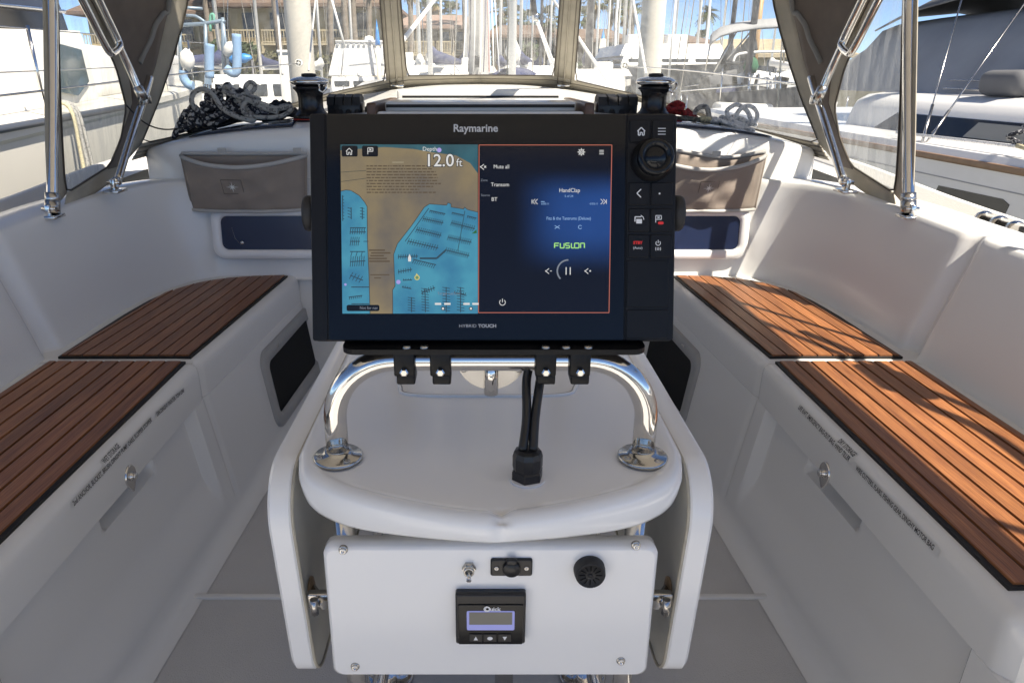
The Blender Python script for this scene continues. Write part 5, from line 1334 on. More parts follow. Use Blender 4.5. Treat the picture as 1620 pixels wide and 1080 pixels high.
building('dark shingled shore building behind the right piling', 985, 1120, 72, .7, 68, 55, WALLD, ROOF, 9, 2, 1.0, 5, 7, balcony=False)
building('pale roofed low shore building behind the grey bimini boat', 1140, 1330, 58, .7, 86, 62, WALLY, ROOFT, 10, 1, 1.0, 6, 8, balcony=False)
# sloping gable beams
# ================================================================== PALMS, HEDGE, TREES
LEAF = mat('palm_leaf', (.075, .10, .035), .6, var=.35, vscale=3, trans=.2)
DEADL = mat('dry_palm_skirt', (.20, .15, .08), .8, var=.3, vscale=4)
TRUNK = mat('palm_trunk', (.20, .165, .13), .9, var=.3, vscale=3, bump=.5, bscale=12, stretch=(1, 1, 3))
SHRUB = mat('shrub_leaf', (.055, .085, .03), .7, var=.4, vscale=2, trans=.15)
HEDGE = mat('hedge_leaf', (.11, .105, .045), .8, var=.35, vscale=1.5, trans=.1)
def palm(px, pyc, y, label, crown=1.7, seed=0, lean=0.0, fan=True):
    rr = random.Random(seed); c = on_y(px, pyc, y); base = Vector((c.x-lean, y, .6))
    o = thing('palm_tree', label, 'palm tree', base, group='palm trees on the shore')
    H = c.z-base.z
    m = MB(); m.tube(spline([base, base.lerp(c, .5)+Vector((rr.uniform(-.15, .15), 0, 0)), c], 5), [.30, .27, .25, .24, .23, .22, .21, .20, .2, .2, .2][:11], 9); m.build('trunk', TRUNK, o)
    m = MB()
    N = 34
    for i in range(N):
        el = math.radians(rr.uniform(-35, 80)); az = rr.uniform(0, 2*math.pi); L = crown*rr.uniform(.7, 1.05)
        d = Vector((math.cos(az)*math.cos(el), math.sin(az)*math.cos(el), math.sin(el)))
        mid = c+d*L*.55; side = d.cross(Vector((0, 0, 1))); side = side.normalized() if side.length > .05 else Vector((1, 0, 0)); upv = side.cross(d)
        m.add([c, c+side*.03, mid, mid+side*.03], [[0, 1, 3, 2]])
        if fan:
            for k in range(9):
                a = math.radians(-80+20*k); t = d*math.cos(a)+side*math.sin(a); ll = L*.52*(1-.25*abs(k-4)/4)
                tip = mid+t*ll+Vector((0, 0, -.22*ll*(1+rr.random()))); w_ = t.cross(upv).normalized()*.07
                mm = mid+t*ll*.55
                m.add([mid, mm+w_, tip, mm-w_], [[0, 1, 2, 3]])
        else:
            n = 9; prev = c
            for k in range(1, n+1):
                f = k/n; p = c+d*L*1.25*f+Vector((0, 0, -.9*f*f*L*.7)); ll = L*.32*math.sin(math.pi*min(1, f*.9+.1))
                for s_ in (-1, 1):
                    tip = p+side*s_*ll+Vector((0, 0, -.45*ll))+d*ll*.3; m.add([prev, p, tip], [[0, 1, 2]])
                prev = p
    m.build('crown', LEAF, o, weld=False)
    m = MB()
    for i in range(40):
        az = rr.uniform(0, 2*math.pi); L = rr.uniform(.6, 1.5)*crown/1.7; r0 = .22
        a = c+Vector((math.cos(az)*r0, math.sin(az)*r0, -.1)); b_ = a+Vector((math.cos(az)*.32, math.sin(az)*.32, -L)); s_ = Vector((-math.sin(az), math.cos(az), 0))*.12
        m.add([a, a.lerp(b_, .6)+s_, b_, a.lerp(b_, .6)-s_], [[0, 1, 2, 3]])
    if fan: m.build('dry_skirt', DEADL, o, weld=False)
palms = [(690, 6, 72, 'palm left of the mast with its crown near the window top', 1.7), (712, 22, 80, 'shorter palm just left of the mast', 1.6), (674, 20, 84, 'palm behind the pale brown roof left of the mast', 1.5), (793, 18, 76, 'palm just right of the mast', 1.6), (814, 26, 84, 'low palm further right of the mast', 1.6), (868, 30, 66, 'palm at the right edge of the centre window', 1.5), (836, 34, 90, 'small far palm behind the dark timber building', 1.6),
         (940, 2, 70, 'palm in the left corner of the right window', 1.8), (974, 14, 68, 'tall palm left of the right piling', 1.7), (969, -22, 74, 'tallest palm left of the right piling, crown cut by the frame', 1.7), (990, 24, 76, 'palm close to the left side of the right piling', 1.6), (1000, 10, 64, 'palm partly hidden by the right piling', 1.5), (1121, 19, 88, 'lone slim palm against the sky right of the right piling', 1.35),
         (1108, 66, 84, 'low palm crown above the dark roof right of the piling', 1.4), (925, 28, 90, 'far palm behind the dark shingled building', 1.5),
         (428, -60, 54, 'left-most of the palm trunks before the yellow building', 1.7), (447, -70, 55, 'palm trunk close to the left piling before the yellow building', 1.7), (522, -55, 55, 'palm trunk right of the left piling', 1.7), (540, -75, 56, 'second palm trunk right of the left piling', 1.7), (557, -50, 56, 'third palm trunk right of the left piling', 1.7), (584, -30, 58, 'palm trunk by the left post of the hood', 1.7), (318, -40, 60, 'palm trunk behind the blue rails', 1.7), (648, -25, 62, 'dark palm trunk at the left edge of the centre window', 1.7), (733, -45, 64, 'palm trunk touching the left side of the mast', 1.7)]
for k, (px, py, y, lb, cr) in enumerate(palms): palm(px, py, y, lb, cr, 30+k, random.uniform(-.4, .4), fan=(px != 1121))
def leafmass(name, label, cat, px0, px1, pyt, y, depth, material, n, size, seed, zg=.7, group=None):
    rr = random.Random(seed); a = on_y(px0, 100, y); b_ = on_y(px1, 100, y); zt = on_y(0, pyt, y).z
    o = thing(name, label, cat, ((a.x+b_.x)/2, y, zg), group=group)
    m = MB()
    for i in range(n):
        u = rr.random(); x = lerp(a.x, b_.x, u); top = zt*(1-.10*rr.random())-.25*abs(math.sin(u*9+seed))*(zt-zg)*.5
        z = lerp(zg, top, rr.random()**.6); yy = y+rr.random()*depth
        d = Vector((rr.gauss(0, 1), rr.gauss(0, 1)-.4, rr.gauss(0, 1)+.4)).normalized(); t = d.orthogonal().normalized(); s_ = d.cross(t); q = size*rr.uniform(.6, 1.4); c = Vector((x, yy, z))
        m.add([c-t*q, c+s_*q*.5, c+t*q, c-s_*q*.5], [[0, 1, 2, 3]])
    m.build('foliage', material, o, weld=False)
    m = MB(); 
    for k in range(max(2, int((b_.x-a.x)/2.5))):
        x = lerp(a.x, b_.x, (k+.5)/max(2, int((b_.x-a.x)/2.5))); m.tube([(x, y+depth/2, zg-.2), (x+.1, y+depth/2, lerp(zg, zt, .75))], .09, 6)
    m.build('stems', TRUNK, o)
leafmass('hedge', 'brown green clipped hedge below the yellow building', 'hedge', 385, 545, 80, 50, 1.6, HEDGE, 7000, .16, 1)
leafmass('shrub', 'green shrub in front of the yellow building left of the hedge', 'shrub', 325, 395, 62, 50, 2.5, SHRUB, 3500, .2, 2, group='shrubs on the shore')
leafmass('shrub', 'bushy dark green tree right of the mast under the palms', 'tree', 812, 850, 62, 55, 4, SHRUB, 3500, .22, 3, group='shrubs on the shore')
leafmass('shrub', 'low green shrubs at the foot of the building left of the mast', 'shrub', 640, 735, 92, 56, 2.5, SHRUB, 4000, .2, 4, group='shrubs on the shore')
leafmass('shrub', 'dark shrubs at the foot of the building left of the right piling', 'shrub', 912, 1010, 96, 56, 2.5, SHRUB, 4500, .2, 5, group='shrubs on the shore')
leafmass('shrub', 'dark clipped trees on the skyline right of the right piling', 'tree', 1052, 1100, 55, 76, 3, SHRUB, 2500, .25, 6, group='shrubs on the shore')
leafmass('shrub', 'rounded green trees behind the roof left of the mast', 'tree', 655, 732, 22, 92, 4, SHRUB, 4500, .32, 7, group='shrubs on the shore')
leafmass('shrub', 'rounded green trees behind the roof right of the mast', 'tree', 778, 838, 30, 94, 4, SHRUB, 4000, .32, 8, group='shrubs on the shore')
leafmass('shrub', 'dark trees behind the yellow building by the left post of the hood', 'tree', 556, 632, -5, 72, 4, SHRUB, 4500, .3, 9, group='shrubs on the shore')

# ================================================================== BOATS IN THE MARINA
HULLW = mat('white_hull', (.78, .77, .74), .25, var=.05, vscale=1.5)
HULLG = mat('grey_hull', (.40, .41, .43), .3, var=.05)
HULLB = mat('black_hull', (.012, .013, .016), .3)
CANW = mat('white_canvas', (.70, .69, .66), .85, var=.08, vscale=3, bump=.2, bscale=30)
CANB = mat('navy_canvas', (.05, .06, .13), .85, var=.15, vscale=4)
CANG = mat('grey_canvas', (.34, .345, .35), .9, var=.14, vscale=1.6, bump=.25, bscale=6)
CAND = mat('dark_grey_canvas', (.13, .133, .14), .9, var=.12, vscale=3)
BLUEC = mat('blue_padding', (.22, .36, .55), .8, var=.1)
GREENC = mat('green_canvas', (.03, .12, .06), .8)
def hull_part(o, M, L, B, F, material):
    rows = []
    for i in range(15):
        t = i/14; y = -L/2+L*t; b_ = B/2*(1-max(0, (t-.45)/.55)**2.2)*(.86+.14*min(1, t*3)); f = F*(1+.28*t*t)
        b_ = max(b_, .02)
        rows.append([M @ Vector(p) for p in ((-b_*.75, y, -.4), (-b_*.93, y, f*.35), (-b_, y, f), (-b_*.9, y, f+.02), (0, y, f+.07), (b_*.9, y, f+.02), (b_, y, f), (b_*.93, y, f*.35), (b_*.75, y, -.4))])
    m = MB(); m.grid(rows); m.poly(rows[0]); return m.build('hull', material, o)
def sailboat(label, px, y, yaw, L=9.5, B=3.1, F=1.15, mast_r=.075, mastm=MASTW, cover=CANB, hood=None, hullm=HULLW, mast_top=13, seed=0, boom=True, leanpx=0):
    p = on_y(px, 60, y); R_ = Matrix.Rotation(yaw, 4, 'Z')
    # mast stands a little ahead of amidships
    M = Matrix.Translation((p.x, y, ZW)) @ R_ @ Matrix.Translation((0, -.6, 0))
    o = thing('moored_sailboat', label, 'sailboat', M=M, group='moored sailboats')
    hull_part(o, M, L, B, F, hullm)
    m = MB(); m.box((0, 0, 0), (B*.5, L*.42, .42), .08, 3); m.v = [Vector((v.x*(1-.12*(v.z > 0)), v.y*(1-.06*(v.z > 0)), v.z)) for v in m.v]; m.xf(M @ Matrix.Translation((0, .3, F+.22))); cb = m.build('cabin', HULLW, o)
    for s_ in (-1, 1):
        for k in range(2):
            m = MB(); m.box((s_*B*.243, -.6+1.5*k, F+.24), (.03, 1.0, .16), .01); m.xf(M); m.build('window', WIN, cb)
    m = MB(); m.tube([M @ Vector((0, .6, F+.3)), M @ Vector((leanpx*.01, .6, mast_top))], mast_r, 8); ms = m.build('mast', mastm, o)
    for zz in (.45, .72):
        m = MB(); m.tube([M @ Vector((-B*.30, .55, F+(mast_top-F)*zz)), M @ Vector((0, .6, F+(mast_top-F)*zz+.05)), M @ Vector((B*.30, .55, F+(mast_top-F)*zz))], .025, 6); m.build('spreader', mastm, ms)
    if boom:
        m = MB(); m.tube([M @ Vector((0, .5, F+1.25)), M @ Vector((0, -3.3, F+1.3))], .06, 8); bo = m.build('boom', mastm, o)
        m = MB(); m.tube([M @ Vector((0, .55, F+1.7)), M @ Vector((0, .3, F+1.5)), M @ Vector((0, -1.5, F+1.42)), M @ Vector((0, -3.2, F+1.36))], [.10, .19, .15, .08], 8); m.build('sail_cover', cover, o)
    for s_ in (-1, 1):
        m = MB(); m.tube([M @ Vector((s_*B*.46, .4, F)), M @ Vector((s_*B*.30, .55, F+(mast_top-F)*.72)), M @ Vector((0, .6, mast_top))], .012, 5); m.build('shroud', STEELB, o)
    m = MB(); m.tube([M @ Vector((0, L*.49, F*1.25)), M @ Vector((0, .6, mast_top-.3))], .014, 5); m.build('forestay', STEELB, o)
    m = MB(); m.tube([M @ Vector((0, -L*.49, F)), M @ Vector((0, .6, mast_top))], .014, 5); m.build('backstay', STEELB, o)
    # guard rails
    m = MB()
    for s_ in (-1, 1):
        m.tube([M @ Vector((s_*B*.45, -L*.45, F+.6)), M @ Vector((s_*B*.47, 0, F+.62)), M @ Vector((s_*B*.3, L*.38, F+.75)), M @ Vector((0, L*.48, F+.85))], .014, 5)
        for k in range(5):
            yy = -L*.45+k*L*.2; m.tube([M @ Vector((s_*B*.46, yy, F)), M @ Vector((s_*B*.46, yy, F+.61))], .013, 5)
    m.build('guard_rail', CHROME, o)
    if hood:
        rows = [[M @ Vector((B*.33*math.cos(a*math.pi/8), yy, F+.35+zz*math.sin(a*math.pi/8))) for a in range(9)] for yy, zz in ((-1.0, .2), (-1.3, .75), (-2.2, .85))]
        m = MB(); m.grid(rows); m.build('hood', hood, o)
    return o
def motorboat(label, px, y, yaw, L, B, F, cab, fly, hullm=HULLW, enc=None, arch=False, cabm=HULLW):
    p = on_y(px, 60, y); M = Matrix.Translation((p.x, y, ZW)) @ Matrix.Rotation(yaw, 4, 'Z')
    o = thing('moored_motorboat', label, 'motorboat', M=M, group='moored motorboats')
    hull_part(o, M, L, B, F, hullm)
    def trap(w0, w1, y0, y1, z0, z1, sl, nm, mt, par=o):
        m_ = MB(); v = [M @ Vector(q) for q in ((-w0, y0, z0), (w0, y0, z0), (w0, y1, z0), (-w0, y1, z0), (-w1, y0+sl*.3, z1), (w1, y0+sl*.3, z1), (w1, y1-sl, z1), (-w1, y1-sl, z1))]
        m_.add(v, [[0, 1, 5, 4], [1, 2, 6, 5], [2, 3, 7, 6], [3, 0, 4, 7], [4, 5, 6, 7], [3, 2, 1, 0]]); return m_.build(nm, mt, par)
    c = trap(B*.42, B*.38, -L*.25, L*.22, F, F+cab, .5, 'cabin', cabm)
    for s_ in (-1, 1):
        for k in range(3):
            m = MB(); m.box((s_*B*.402, -L*.18+k*L*.13, F+cab*.55), (.05, L*.10, cab*.42), .02); m.xf(M); m.build('window', WIN, c)
    for k in (-1, 0, 1):
        m = MB(); m.box((k*B*.25, -L*.25+.1, F+cab*.55), (B*.2, .06, cab*.45), .02); m.xf(M); m.build('window', WIN, c)
    if fly:
        f = trap(B*.40, B*.36, -L*.22, L*.10, F+cab+.01, F+cab+fly*.45, .3, 'flybridge', HULLW)
        for k in (-1, 1):
            m = MB(); m.box((k*B*.16, -L*.05, F+cab+fly*.65), (B*.16, .5, fly*.5), .06, 3); m.xf(M); m.build('seat', HULLW, o)
    if enc:
        ce = trap(B*.43, B*.30, -L*.22, L*.14, F+cab+.02, F+cab+enc, .6, 'canvas_enclosure', CANW)
        z0, z1, ya = F+cab+.05, F+cab+enc, -L*.22
        for k in (-.3, .3):
            m = MB(); m.tube([M @ Vector((k*B*.86, ya-.02, z0)), M @ Vector((k*B*.60, ya+.16, z1))], .022, 6); m.build('canvas_seam', GREYP, ce)
        m = MB(); m.tube([M @ Vector((-B*.31, ya+.15, z1)), M @ Vector((B*.31, ya+.15, z1))], .05, 8); m.tube([M @ Vector((-B*.42, ya-.0, z0)), M @ Vector((B*.42, ya, z0))], .03, 8); m.build('canvas_hem', CANW, ce)
        for k in range(9):
            m = MB(); m.box((lerp(-B*.28, B*.28, k/8), ya+.10, z1-.12), (.10, .05, .10), .01); m.xf(M); m.build('canvas_tie', GREYP, ce)
        m = MB(); m.lathe([(.0, .32), (.16, .28), (.22, .14), (.22, 0)], 16, M @ Matrix.Translation((B*.12, 0, z1))); m.build('radar_dome', HULLW, o)
        m = MB(); m.lathe([(.0, .14), (.24, .12), (.26, .04), (.2, 0)], 16, M @ Matrix.Translation((-B*.14, 0, z1))); m.build('antenna_dome', HULLW, o)
    if arch:
        m = MB(); z0 = F+cab; m.tube(spline([M @ Vector(q) for q in ((-B*.36, -L*.1, z0), (-B*.36, -L*.1, z0+arch*.85), (-B*.30, -L*.1, z0+arch), (B*.30, -L*.1, z0+arch), (B*.36, -L*.1, z0+arch*.85), (B*.36, -L*.1, z0))], 5), .045, 8); m.build('radar_arch', HULLW, o)
    return o
S_ = [(680, 22, 3.0, 'white-masted sailboat left of the pale brown roof', dict(cover=CANB, mast_r=.07)),
      (663, 30, .2, 'far sailboat with thin mast at the left edge of the centre window', dict(cover=CANW, mast_r=.06)),
      (737, 26, 3.3, 'sailboat hidden behind the left side of the silver mast', dict(cover=CANB, mast_r=.06)),
      (811, 18, 3.0, 'white sailboat with thick white mast right of the silver mast', dict(cover=CANW, mast_r=.085, hood=CANB)),
      (824, 27, .1, 'far sailboat with short white mast right of the thick one', dict(cover=CANB, mast_r=.06)),
      (856, 33, 3.2, 'far sailboat with dark mast near the right post of the hood', dict(cover=CANB, mast_r=.06, mastm=DMAST)),
      (932, 24, 3.0, 'sailboat with dark mast and navy sail cover in the left of the right window', dict(cover=CANB, mast_r=.10, mastm=DMAST, hood=CANB)),
      (987, 30, .1, 'far sailboat with thin grey mast left of the right piling', dict(cover=CANW, mast_r=.06, mastm=ALU)),
      (995, 36, 3.1, 'farthest sailboat with thin mast touching the right piling', dict(cover=CANB, mast_r=.06, mastm=ALU)),
      (1157, 21, 3.0, 'sailboat with slim dark mast above the grey bimini boat', dict(cover=CAND, mast_r=.065, mastm=DMAST)),
      (1190, 17, 3.05, 'sailboat with thick dark mast right of the slim one', dict(cover=CAND, mast_r=.075, mastm=DMAST)),
      (1104, 34, .0, 'far sailboat with white pole mast near the lone palm', dict(cover=CANW, mast_r=.06)),
      (1143, 40, .1, 'distant sailboat with thin white mast beside the lone palm', dict(cover=CANW, mast_r=.06)),
      (505, 36, .1, 'far sailboat with thin mast right of the left piling', dict(cover=CANW, mast_r=.06)),
      (556, 38, 3.1, 'far sailboat with slim mast above the white canvas boat', dict(cover=CANB, mast_r=.06)),
      (408, 30, 3.1, 'far sailboat with thin pale mast left of the left piling', dict(cover=CANB, mast_r=.07, mastm=ALU)),
      (345, 26, .0, 'sailboat with pale mast behind the blue rails', dict(cover=CANB, mast_r=.07, mastm=ALU))]
S_ += [(615, 40, .1, 'distant sailboat mast just left of the left hood post', dict(cover=CANW, mast_r=.055)), (698, 34, 3.0, 'far slim mast between the two left palms of the centre window', dict(cover=CANB, mast_r=.055)), (757, 44, 3.2, 'distant sailboat directly behind the silver mast', dict(cover=CANW, mast_r=.055)),
       (792, 32, .1, 'far sailboat with slim mast close to the right side of the silver mast', dict(cover=CANB, mast_r=.055)), (842, 42, 3.1, 'distant sailboat with slim mast behind the black block', dict(cover=CANW, mast_r=.055)), (871, 38, .0, 'distant sailboat with slim mast beside the right edge of the centre window', dict(cover=CANB, mast_r=.055)),
       (945, 38, .1, 'distant sailboat with slim mast behind the blue cone cap', dict(cover=CANW, mast_r=.055)), (962, 44, 3.0, 'distant sailboat with thin mast between the blue cone cap and the tall palms', dict(cover=CANB, mast_r=.055)), (978, 46, .1, 'distant slim mast in front of the tall palm trunks', dict(cover=CANW, mast_r=.055)), (1068, 42, .1, 'distant slim mast above the dark hulled yacht', dict(cover=CANW, mast_r=.055)), (1225, 36, .0, 'distant slim mast at the edge of the right hood panel', dict(cover=CANW, mast_r=.055))]
for k, (px, y, yaw, lb, kw) in enumerate(S_): sailboat(lb, px, y, yaw+random.uniform(-.12, .12), seed=k, **kw)
motorboat('white sport fishing boat with a tall white canvas enclosure right of the left piling', 570, 34, .12, 9, 3.1, 1.35, .75, .0, enc=1.35)
motorboat('white motorboat with dark windows low left of the mast', 665, 30, 3.3, 9, 3.2, 1.2, 1.15, .7)
motorboat('white motorboat with hard top just left of the mast', 715, 24, 3.0, 8.5, 3.0, 1.2, 1.0, .5)
motorboat('white motorboat at the right edge of the centre window', 856, 25, 3.1, 8.5, 3.0, 1.25, .95, .5)
motorboat('white motorboat under the dark mast in the right window', 926, 20, 2.9, 8, 2.9, 1.2, .9, .4)
motorboat('dark hulled motor yacht with white seats and arch right of the right piling', 1030, 27, .06, 12, 4.2, 2.35, .35, .8, hullm=HULLB, arch=1.9)
motorboat('small white motorboat before the hedge left of the left piling', 385, 21, .4, 7.5, 2.7, 1.15, 1.0, .0)
# ---- boat with the grey bimini on the right
def plane_pt(px, py, p0, n):
    d = ray(px, py); t = (Vector(p0)-EYE).dot(Vector(n))/d.dot(Vector(n)); return EYE+d*t
bb = thing('moored_sailboat', 'cluttered boat with grey bimini and green bag beyond the white ropes', 'sailboat', on_y(1190, 120, 17.0), group='moored sailboats')
Yb = 17.0
def B(px, py, dy=0): return on_y(px, py, Yb+dy)
rows = []
for dy, oy in ((-.15, 13), (-.08, 8), (.1, 3), (.4, 0), (1.6, 2), (2.2, 14)):
    rows.append([B(x, y+oy, dy) for x, y in ((1124, 58), (1128, 52), (1140, 44), (1165, 37), (1200, 32), (1235, 30), (1275, 34), (1290, 44))])
m = MB(); m.grid(rows); m.build('bimini_canvas', CANG, bb, solid=.03)
for a, b_ in (((1126, 56), (1116, 112)), ((1170, 42), (1128, 118)), ((1188, 50), (1150, 95)), ((1285, 46), (1290, 110)), ((1240, 46), (1240, 100))):
    for dy in (.1, 2.0): m = MB(); m.tube([B(*a, dy), B(*b_, dy)], .018, 6); m.build('bimini_bow', STEELB, bb)
M = Matrix.Translation((on_y(1200, 100, Yb+1).x, Yb+3.0, ZW)) @ Matrix.Rotation(3.14, 4, 'Z'); hull_part(bb, M, 11, 3.6, 1.5, HULLB)
m = MB(); pts = [B(1160, 98), B(1165, 88), B(1180, 84), B(1215, 82), B(1260, 82)]; m.tube(spline(pts, 5), .028, 8); m.build('stern_rail', HULLW, bb)
m = MB(); m.tube(spline([B(1192, 84), B(1185, 95), B(1187, 110)], 4), .02, 6); m.build('stern_rail', HULLW, bb)
m = MB(); c = B(1188, 104, .1); m.lathe([(0, -.16), (.12, -.15), (.17, -.02), (.12, .12), (.05, .2), (0, .21)], 12, Matrix.Translation(c)); m.build('green_bag', GREENC, bb)
for px, py, w_, h, mt in ((1175, 128, .5, .25, HULLW), (1215, 130, .6, .3, HULLW), (1140, 128, .5, .28, CAND), (1160, 142, .7, .25, CANB), (1240, 128, .5, .3, HULLW), (1128, 136, .4, .3, BLACKM), (1200, 145, .8, .25, CAND)):
    m = MB(); m.box(B(px, py, .3), (w_*1.4, .4, h*1.3), .05, 3, Matrix.Rotation(random.uniform(-.3, .3), 4, 'Y')); m.build('deck_gear', mt, bb)
for k in range(9):
    px = random.uniform(1120, 1260); m = MB(); m.tube([B(px, random.uniform(106, 118), -.2), B(px+random.uniform(-6, 6), 170, -.2)], .016, 6); m.build('stanchion', CHROME, bb)
c = B(1208, 150, -.3)
m = MB(); m.tube([(c.x+.16*math.cos(a*.4189), c.y, c.z+.17+.20*math.sin(a*.4189)) for a in range(15)], .028, 8, closed=True); m.build('rope_hank', R_WHITE, bb)
tm = thing('tan_mast_sailboat', 'sailboat with tan wooden mast behind the grey bimini boat', 'sailboat', on_y(1198, 120, 24)); 
m = MB(); m.tube([on_y(1190, 125, 24), on_y(1206, -30, 24)], .11, 8); m.build('mast', TANM, tm); M = Matrix.Translation((on_y(1198, 100, 24).x, 25, ZW)) @ Matrix.Rotation(3.1, 4, 'Z'); hull_part(tm, M, 9, 3, 1.2, HULLW)

# ---- neighbour to starboard: hull, cabin, canvas
nb = thing('moored_sailboat', 'large white sailboat with grey canvas alongside to starboard', 'sailboat', (4.5, 4.5, ZW), group='moored sailboats')
X0 = 3.3
def hullrow(y):
    t = (y+2)/14; g = .66+.02*max(0, t); b_ = 0 if y < 5 else .006*(y-5)**2
    return [Vector((X0+b_+.35, y, ZW-.4)), Vector((X0+b_+.06, y, -.4)), Vector((X0+b_, y, .2)), Vector((X0+b_, y, g-.05)), Vector((X0+b_+.03, y, g)), Vector((X0+b_+.16, y, g+.005)), Vector((X0+b_+.55, y, g+.01)), Vector((X0+3.6, y, g+.03))]
m = MB(); m.grid([hullrow(-2+.5*i) for i in range(29)]); m.build('hull', mat('neighbour_hull', (.74, .74, .74), .25, var=.03), nb, sharp=25)
m = MB(); m.box((X0-.004, 4.5, .605), (.03, 10, .045), .008); m.build('rub_rail', mat('teak_rail', (.26, .16, .09), .5, var=.2, vscale=9), nb)
m = MB(); m.box((X0-.002, 4.5, .475), (.008, 10, .006)); m.build('style_line', GREYP, nb)
m = MB(); rows = [(5.35, .30), (5.3, .415), (4.62, .425), (4.55, .40), (4.58, .30)]; m.prism([Vector((X0-.004, y, z)) for y, z in rows], (.02, 0, 0)); m.build('hull_window', mat('smoked_glass', (.06, .06, .055), .08), nb)
m = MB(); m.box((X0-.004, 4.15, .345), (.02, .35, .018)); m.build('hull_vent', BLACK, nb)
XCAB = 3.85
m = MB(); m.grid([[Vector((XCAB, y, .66)), Vector((XCAB+.05, y, .84)), Vector((XCAB+.09, y, .92)), Vector((XCAB+.20, y, .98)), Vector((XCAB+.6, y, 1.03)), Vector((XCAB+2.2, y, 1.08))] for y in (0, 2, 4, 5, 6, 7, 8)]); cb = m.build('cabin', HULLW, nb)
m = MB(); m.prism([Vector((XCAB-.006, 7.4, .68)), Vector((XCAB-.006, 2.5, .68)), Vector((XCAB+.040, 2.5, .835)), Vector((XCAB+.040, 7.1, .835))], (.02, 0, 0)); wb = m.build('window_band', BLACKG, cb)
for y0, y1 in ((6.0, 5.0), (4.7, 3.6)):
    m = MB(); m.prism([Vector((XCAB-.010, y0, .70)), Vector((XCAB-.010, y1, .70)), Vector((XCAB+.028, y1+.12, .815)), Vector((XCAB+.028, y0-.1, .815))], (.004, 0, 0)); m.build('pane', mat('blind_glass', (.20, .20, .18), .15), wb)
# canvas enclosure: curved sides and roof
XC2 = 4.25
rows = []
for y in (2.6, 3.4, 4.3, 5.2, 6.0, 6.8, 8.0, 9.4, 9.8):
    e = 0 if y < 9.6 else .3
    rows.append([Vector((XC2, y, 1.0)), Vector((XC2+.12, y, 1.15)), Vector((XC2+.38+e*.3, y, 1.46-e*.2)), Vector((XC2+.54+e*.4, y, 1.66-e*.5)), Vector((XC2+.72+e*.5, y, 1.73-e*.7)), Vector((XC2+1.2, y, 1.80-e)), Vector((XC2+1.8, y, 1.80-e)), Vector((XC2+2.3, y, 1.66-e)), Vector((XC2+2.5, y, 1.0))])
m = MB(); m.grid(rows); cv = m.build('canvas_enclosure', CANG, nb)
rows = [[Vector((XC2+.45, y, z)), Vector((XC2+.7, y, z+.14)), Vector((XC2+1.4, y, z+.2)), Vector((XC2+2.1, y, z+.1))] for y, z in ((9.4, 1.66), (8.6, 1.82), (7.4, 1.90), (6.4, 1.88), (5.6, 1.76))]
m = MB(); m.grid(rows); m.build('bimini_canvas', CAND, nb, solid=.02)
m = MB(); m.tube([Vector((XC2+.535, y, 1.667)) for y in (2.6, 4.3, 6.0, 6.8)], .014, 6); m.build('canvas_piping', mat('pale_piping', (.5, .5, .5), .7), cv)
for y in (3.2, 3.9, 4.6, 5.3, 6.0): m = MB(); m.lathe([(.022, 0), (.02, .012), (0, .014)], 10, frame((XC2+.52, y, 1.645), (0, 1, 0), (-1, 0, .4))); m.build('stud', STEELB, cv)
m = MB(); m.tube([(XC2-.02, 2.6, 1.10), (XC2-.02, 7, 1.12)], .008, 6); m.tube([(XC2-.03, 2.6, 1.02), (XC2-.03, 7, 1.05)], .012, 6); m.build('grab_line', STEELB, nb)
m = MB(); m.box((XC2-.05, 6.15, 1.10), (.2, .5, .20), .08, 4); m.build('canvas_roll', CAND, nb)
m = MB(); m.tube([(X0+.12, 6.2, .72), (X0+.12, 4.5, .735), (X0+.12, 2.5, .74)], .012, 6); m.build('jib_sheet', R_WHITE, nb)
m = MB(); m.tube(spline([(X0+.1, 4.75, .74), (X0+.05, 4.4, .72), (X0+.08, 3.8, .70), (X0+.0, 3.0, .68)], 5), .014, 6); m.build('dock_line', R_CREAM, nb)
m = MB(); m.tube([(X0+.1+.035*math.cos(a*.7), 4.78+.05*math.sin(a*.7), .75+.012*a) for a in range(10)], .016, 6); m.build('rope_knot', R_FLECK, nb)
for k, (a, b_) in enumerate((((1456, 236), (1524, -10)), ((1456, 240), (1625, 0)))):
    pa = on_x(a[0], a[1], X0+.1); pb = on_x(b_[0], b_[1], X0+.55+.2*k); m = MB(); m.tube([pa, pb], .006, 6); m.tube([pa, pa.lerp(pb, .28)], .011, 6); m.build('shroud', STEELB, nb)
m = MB(); m.tube([(5.0, 6.75, 1.5), (5.0, 6.75, 12)], .11, 12); m.build('mast', ALU, nb)  # placed out of view to cast a shadow stripe on the grey canvas
for px in (1515, 1548, 1568):
    pass

# ---- neighbour to port: motor yacht whose side fills the left windows
py_ = thing('moored_motorboat', 'large white motor yacht alongside to port with dark windows', 'motorboat', (-5, 5, ZW), group='moored motorboats')
YAW = math.radians(9); dv = Vector((-math.sin(YAW), math.cos(YAW), 0)); nv = Vector((math.cos(YAW), math.sin(YAW), 0)); G0 = on_y(0, 214, 4.7)
def Q(s_, z, out=0.0): return Vector((G0.x, G0.y, 0))+dv*s_+nv*out+Vector((0, 0, z))
G = G0.z
rows = []
for i in range(25):
    s_ = -3+i*.5; e = 0 if s_ < 4 else -.02*(s_-4)**2; sh = .025*max(0, s_)
    rows.append([Q(s_, ZW-.4, e-.5), Q(s_, -.3, e-.02), Q(s_, G-.06+sh, e), Q(s_, G-.03+sh, e+.03), Q(s_, G+.03+sh, e+.03), Q(s_, G+.05+sh, e-.02), Q(s_, G+.06+sh, e-.35), Q(s_, G+.08+sh, e-3.2)])
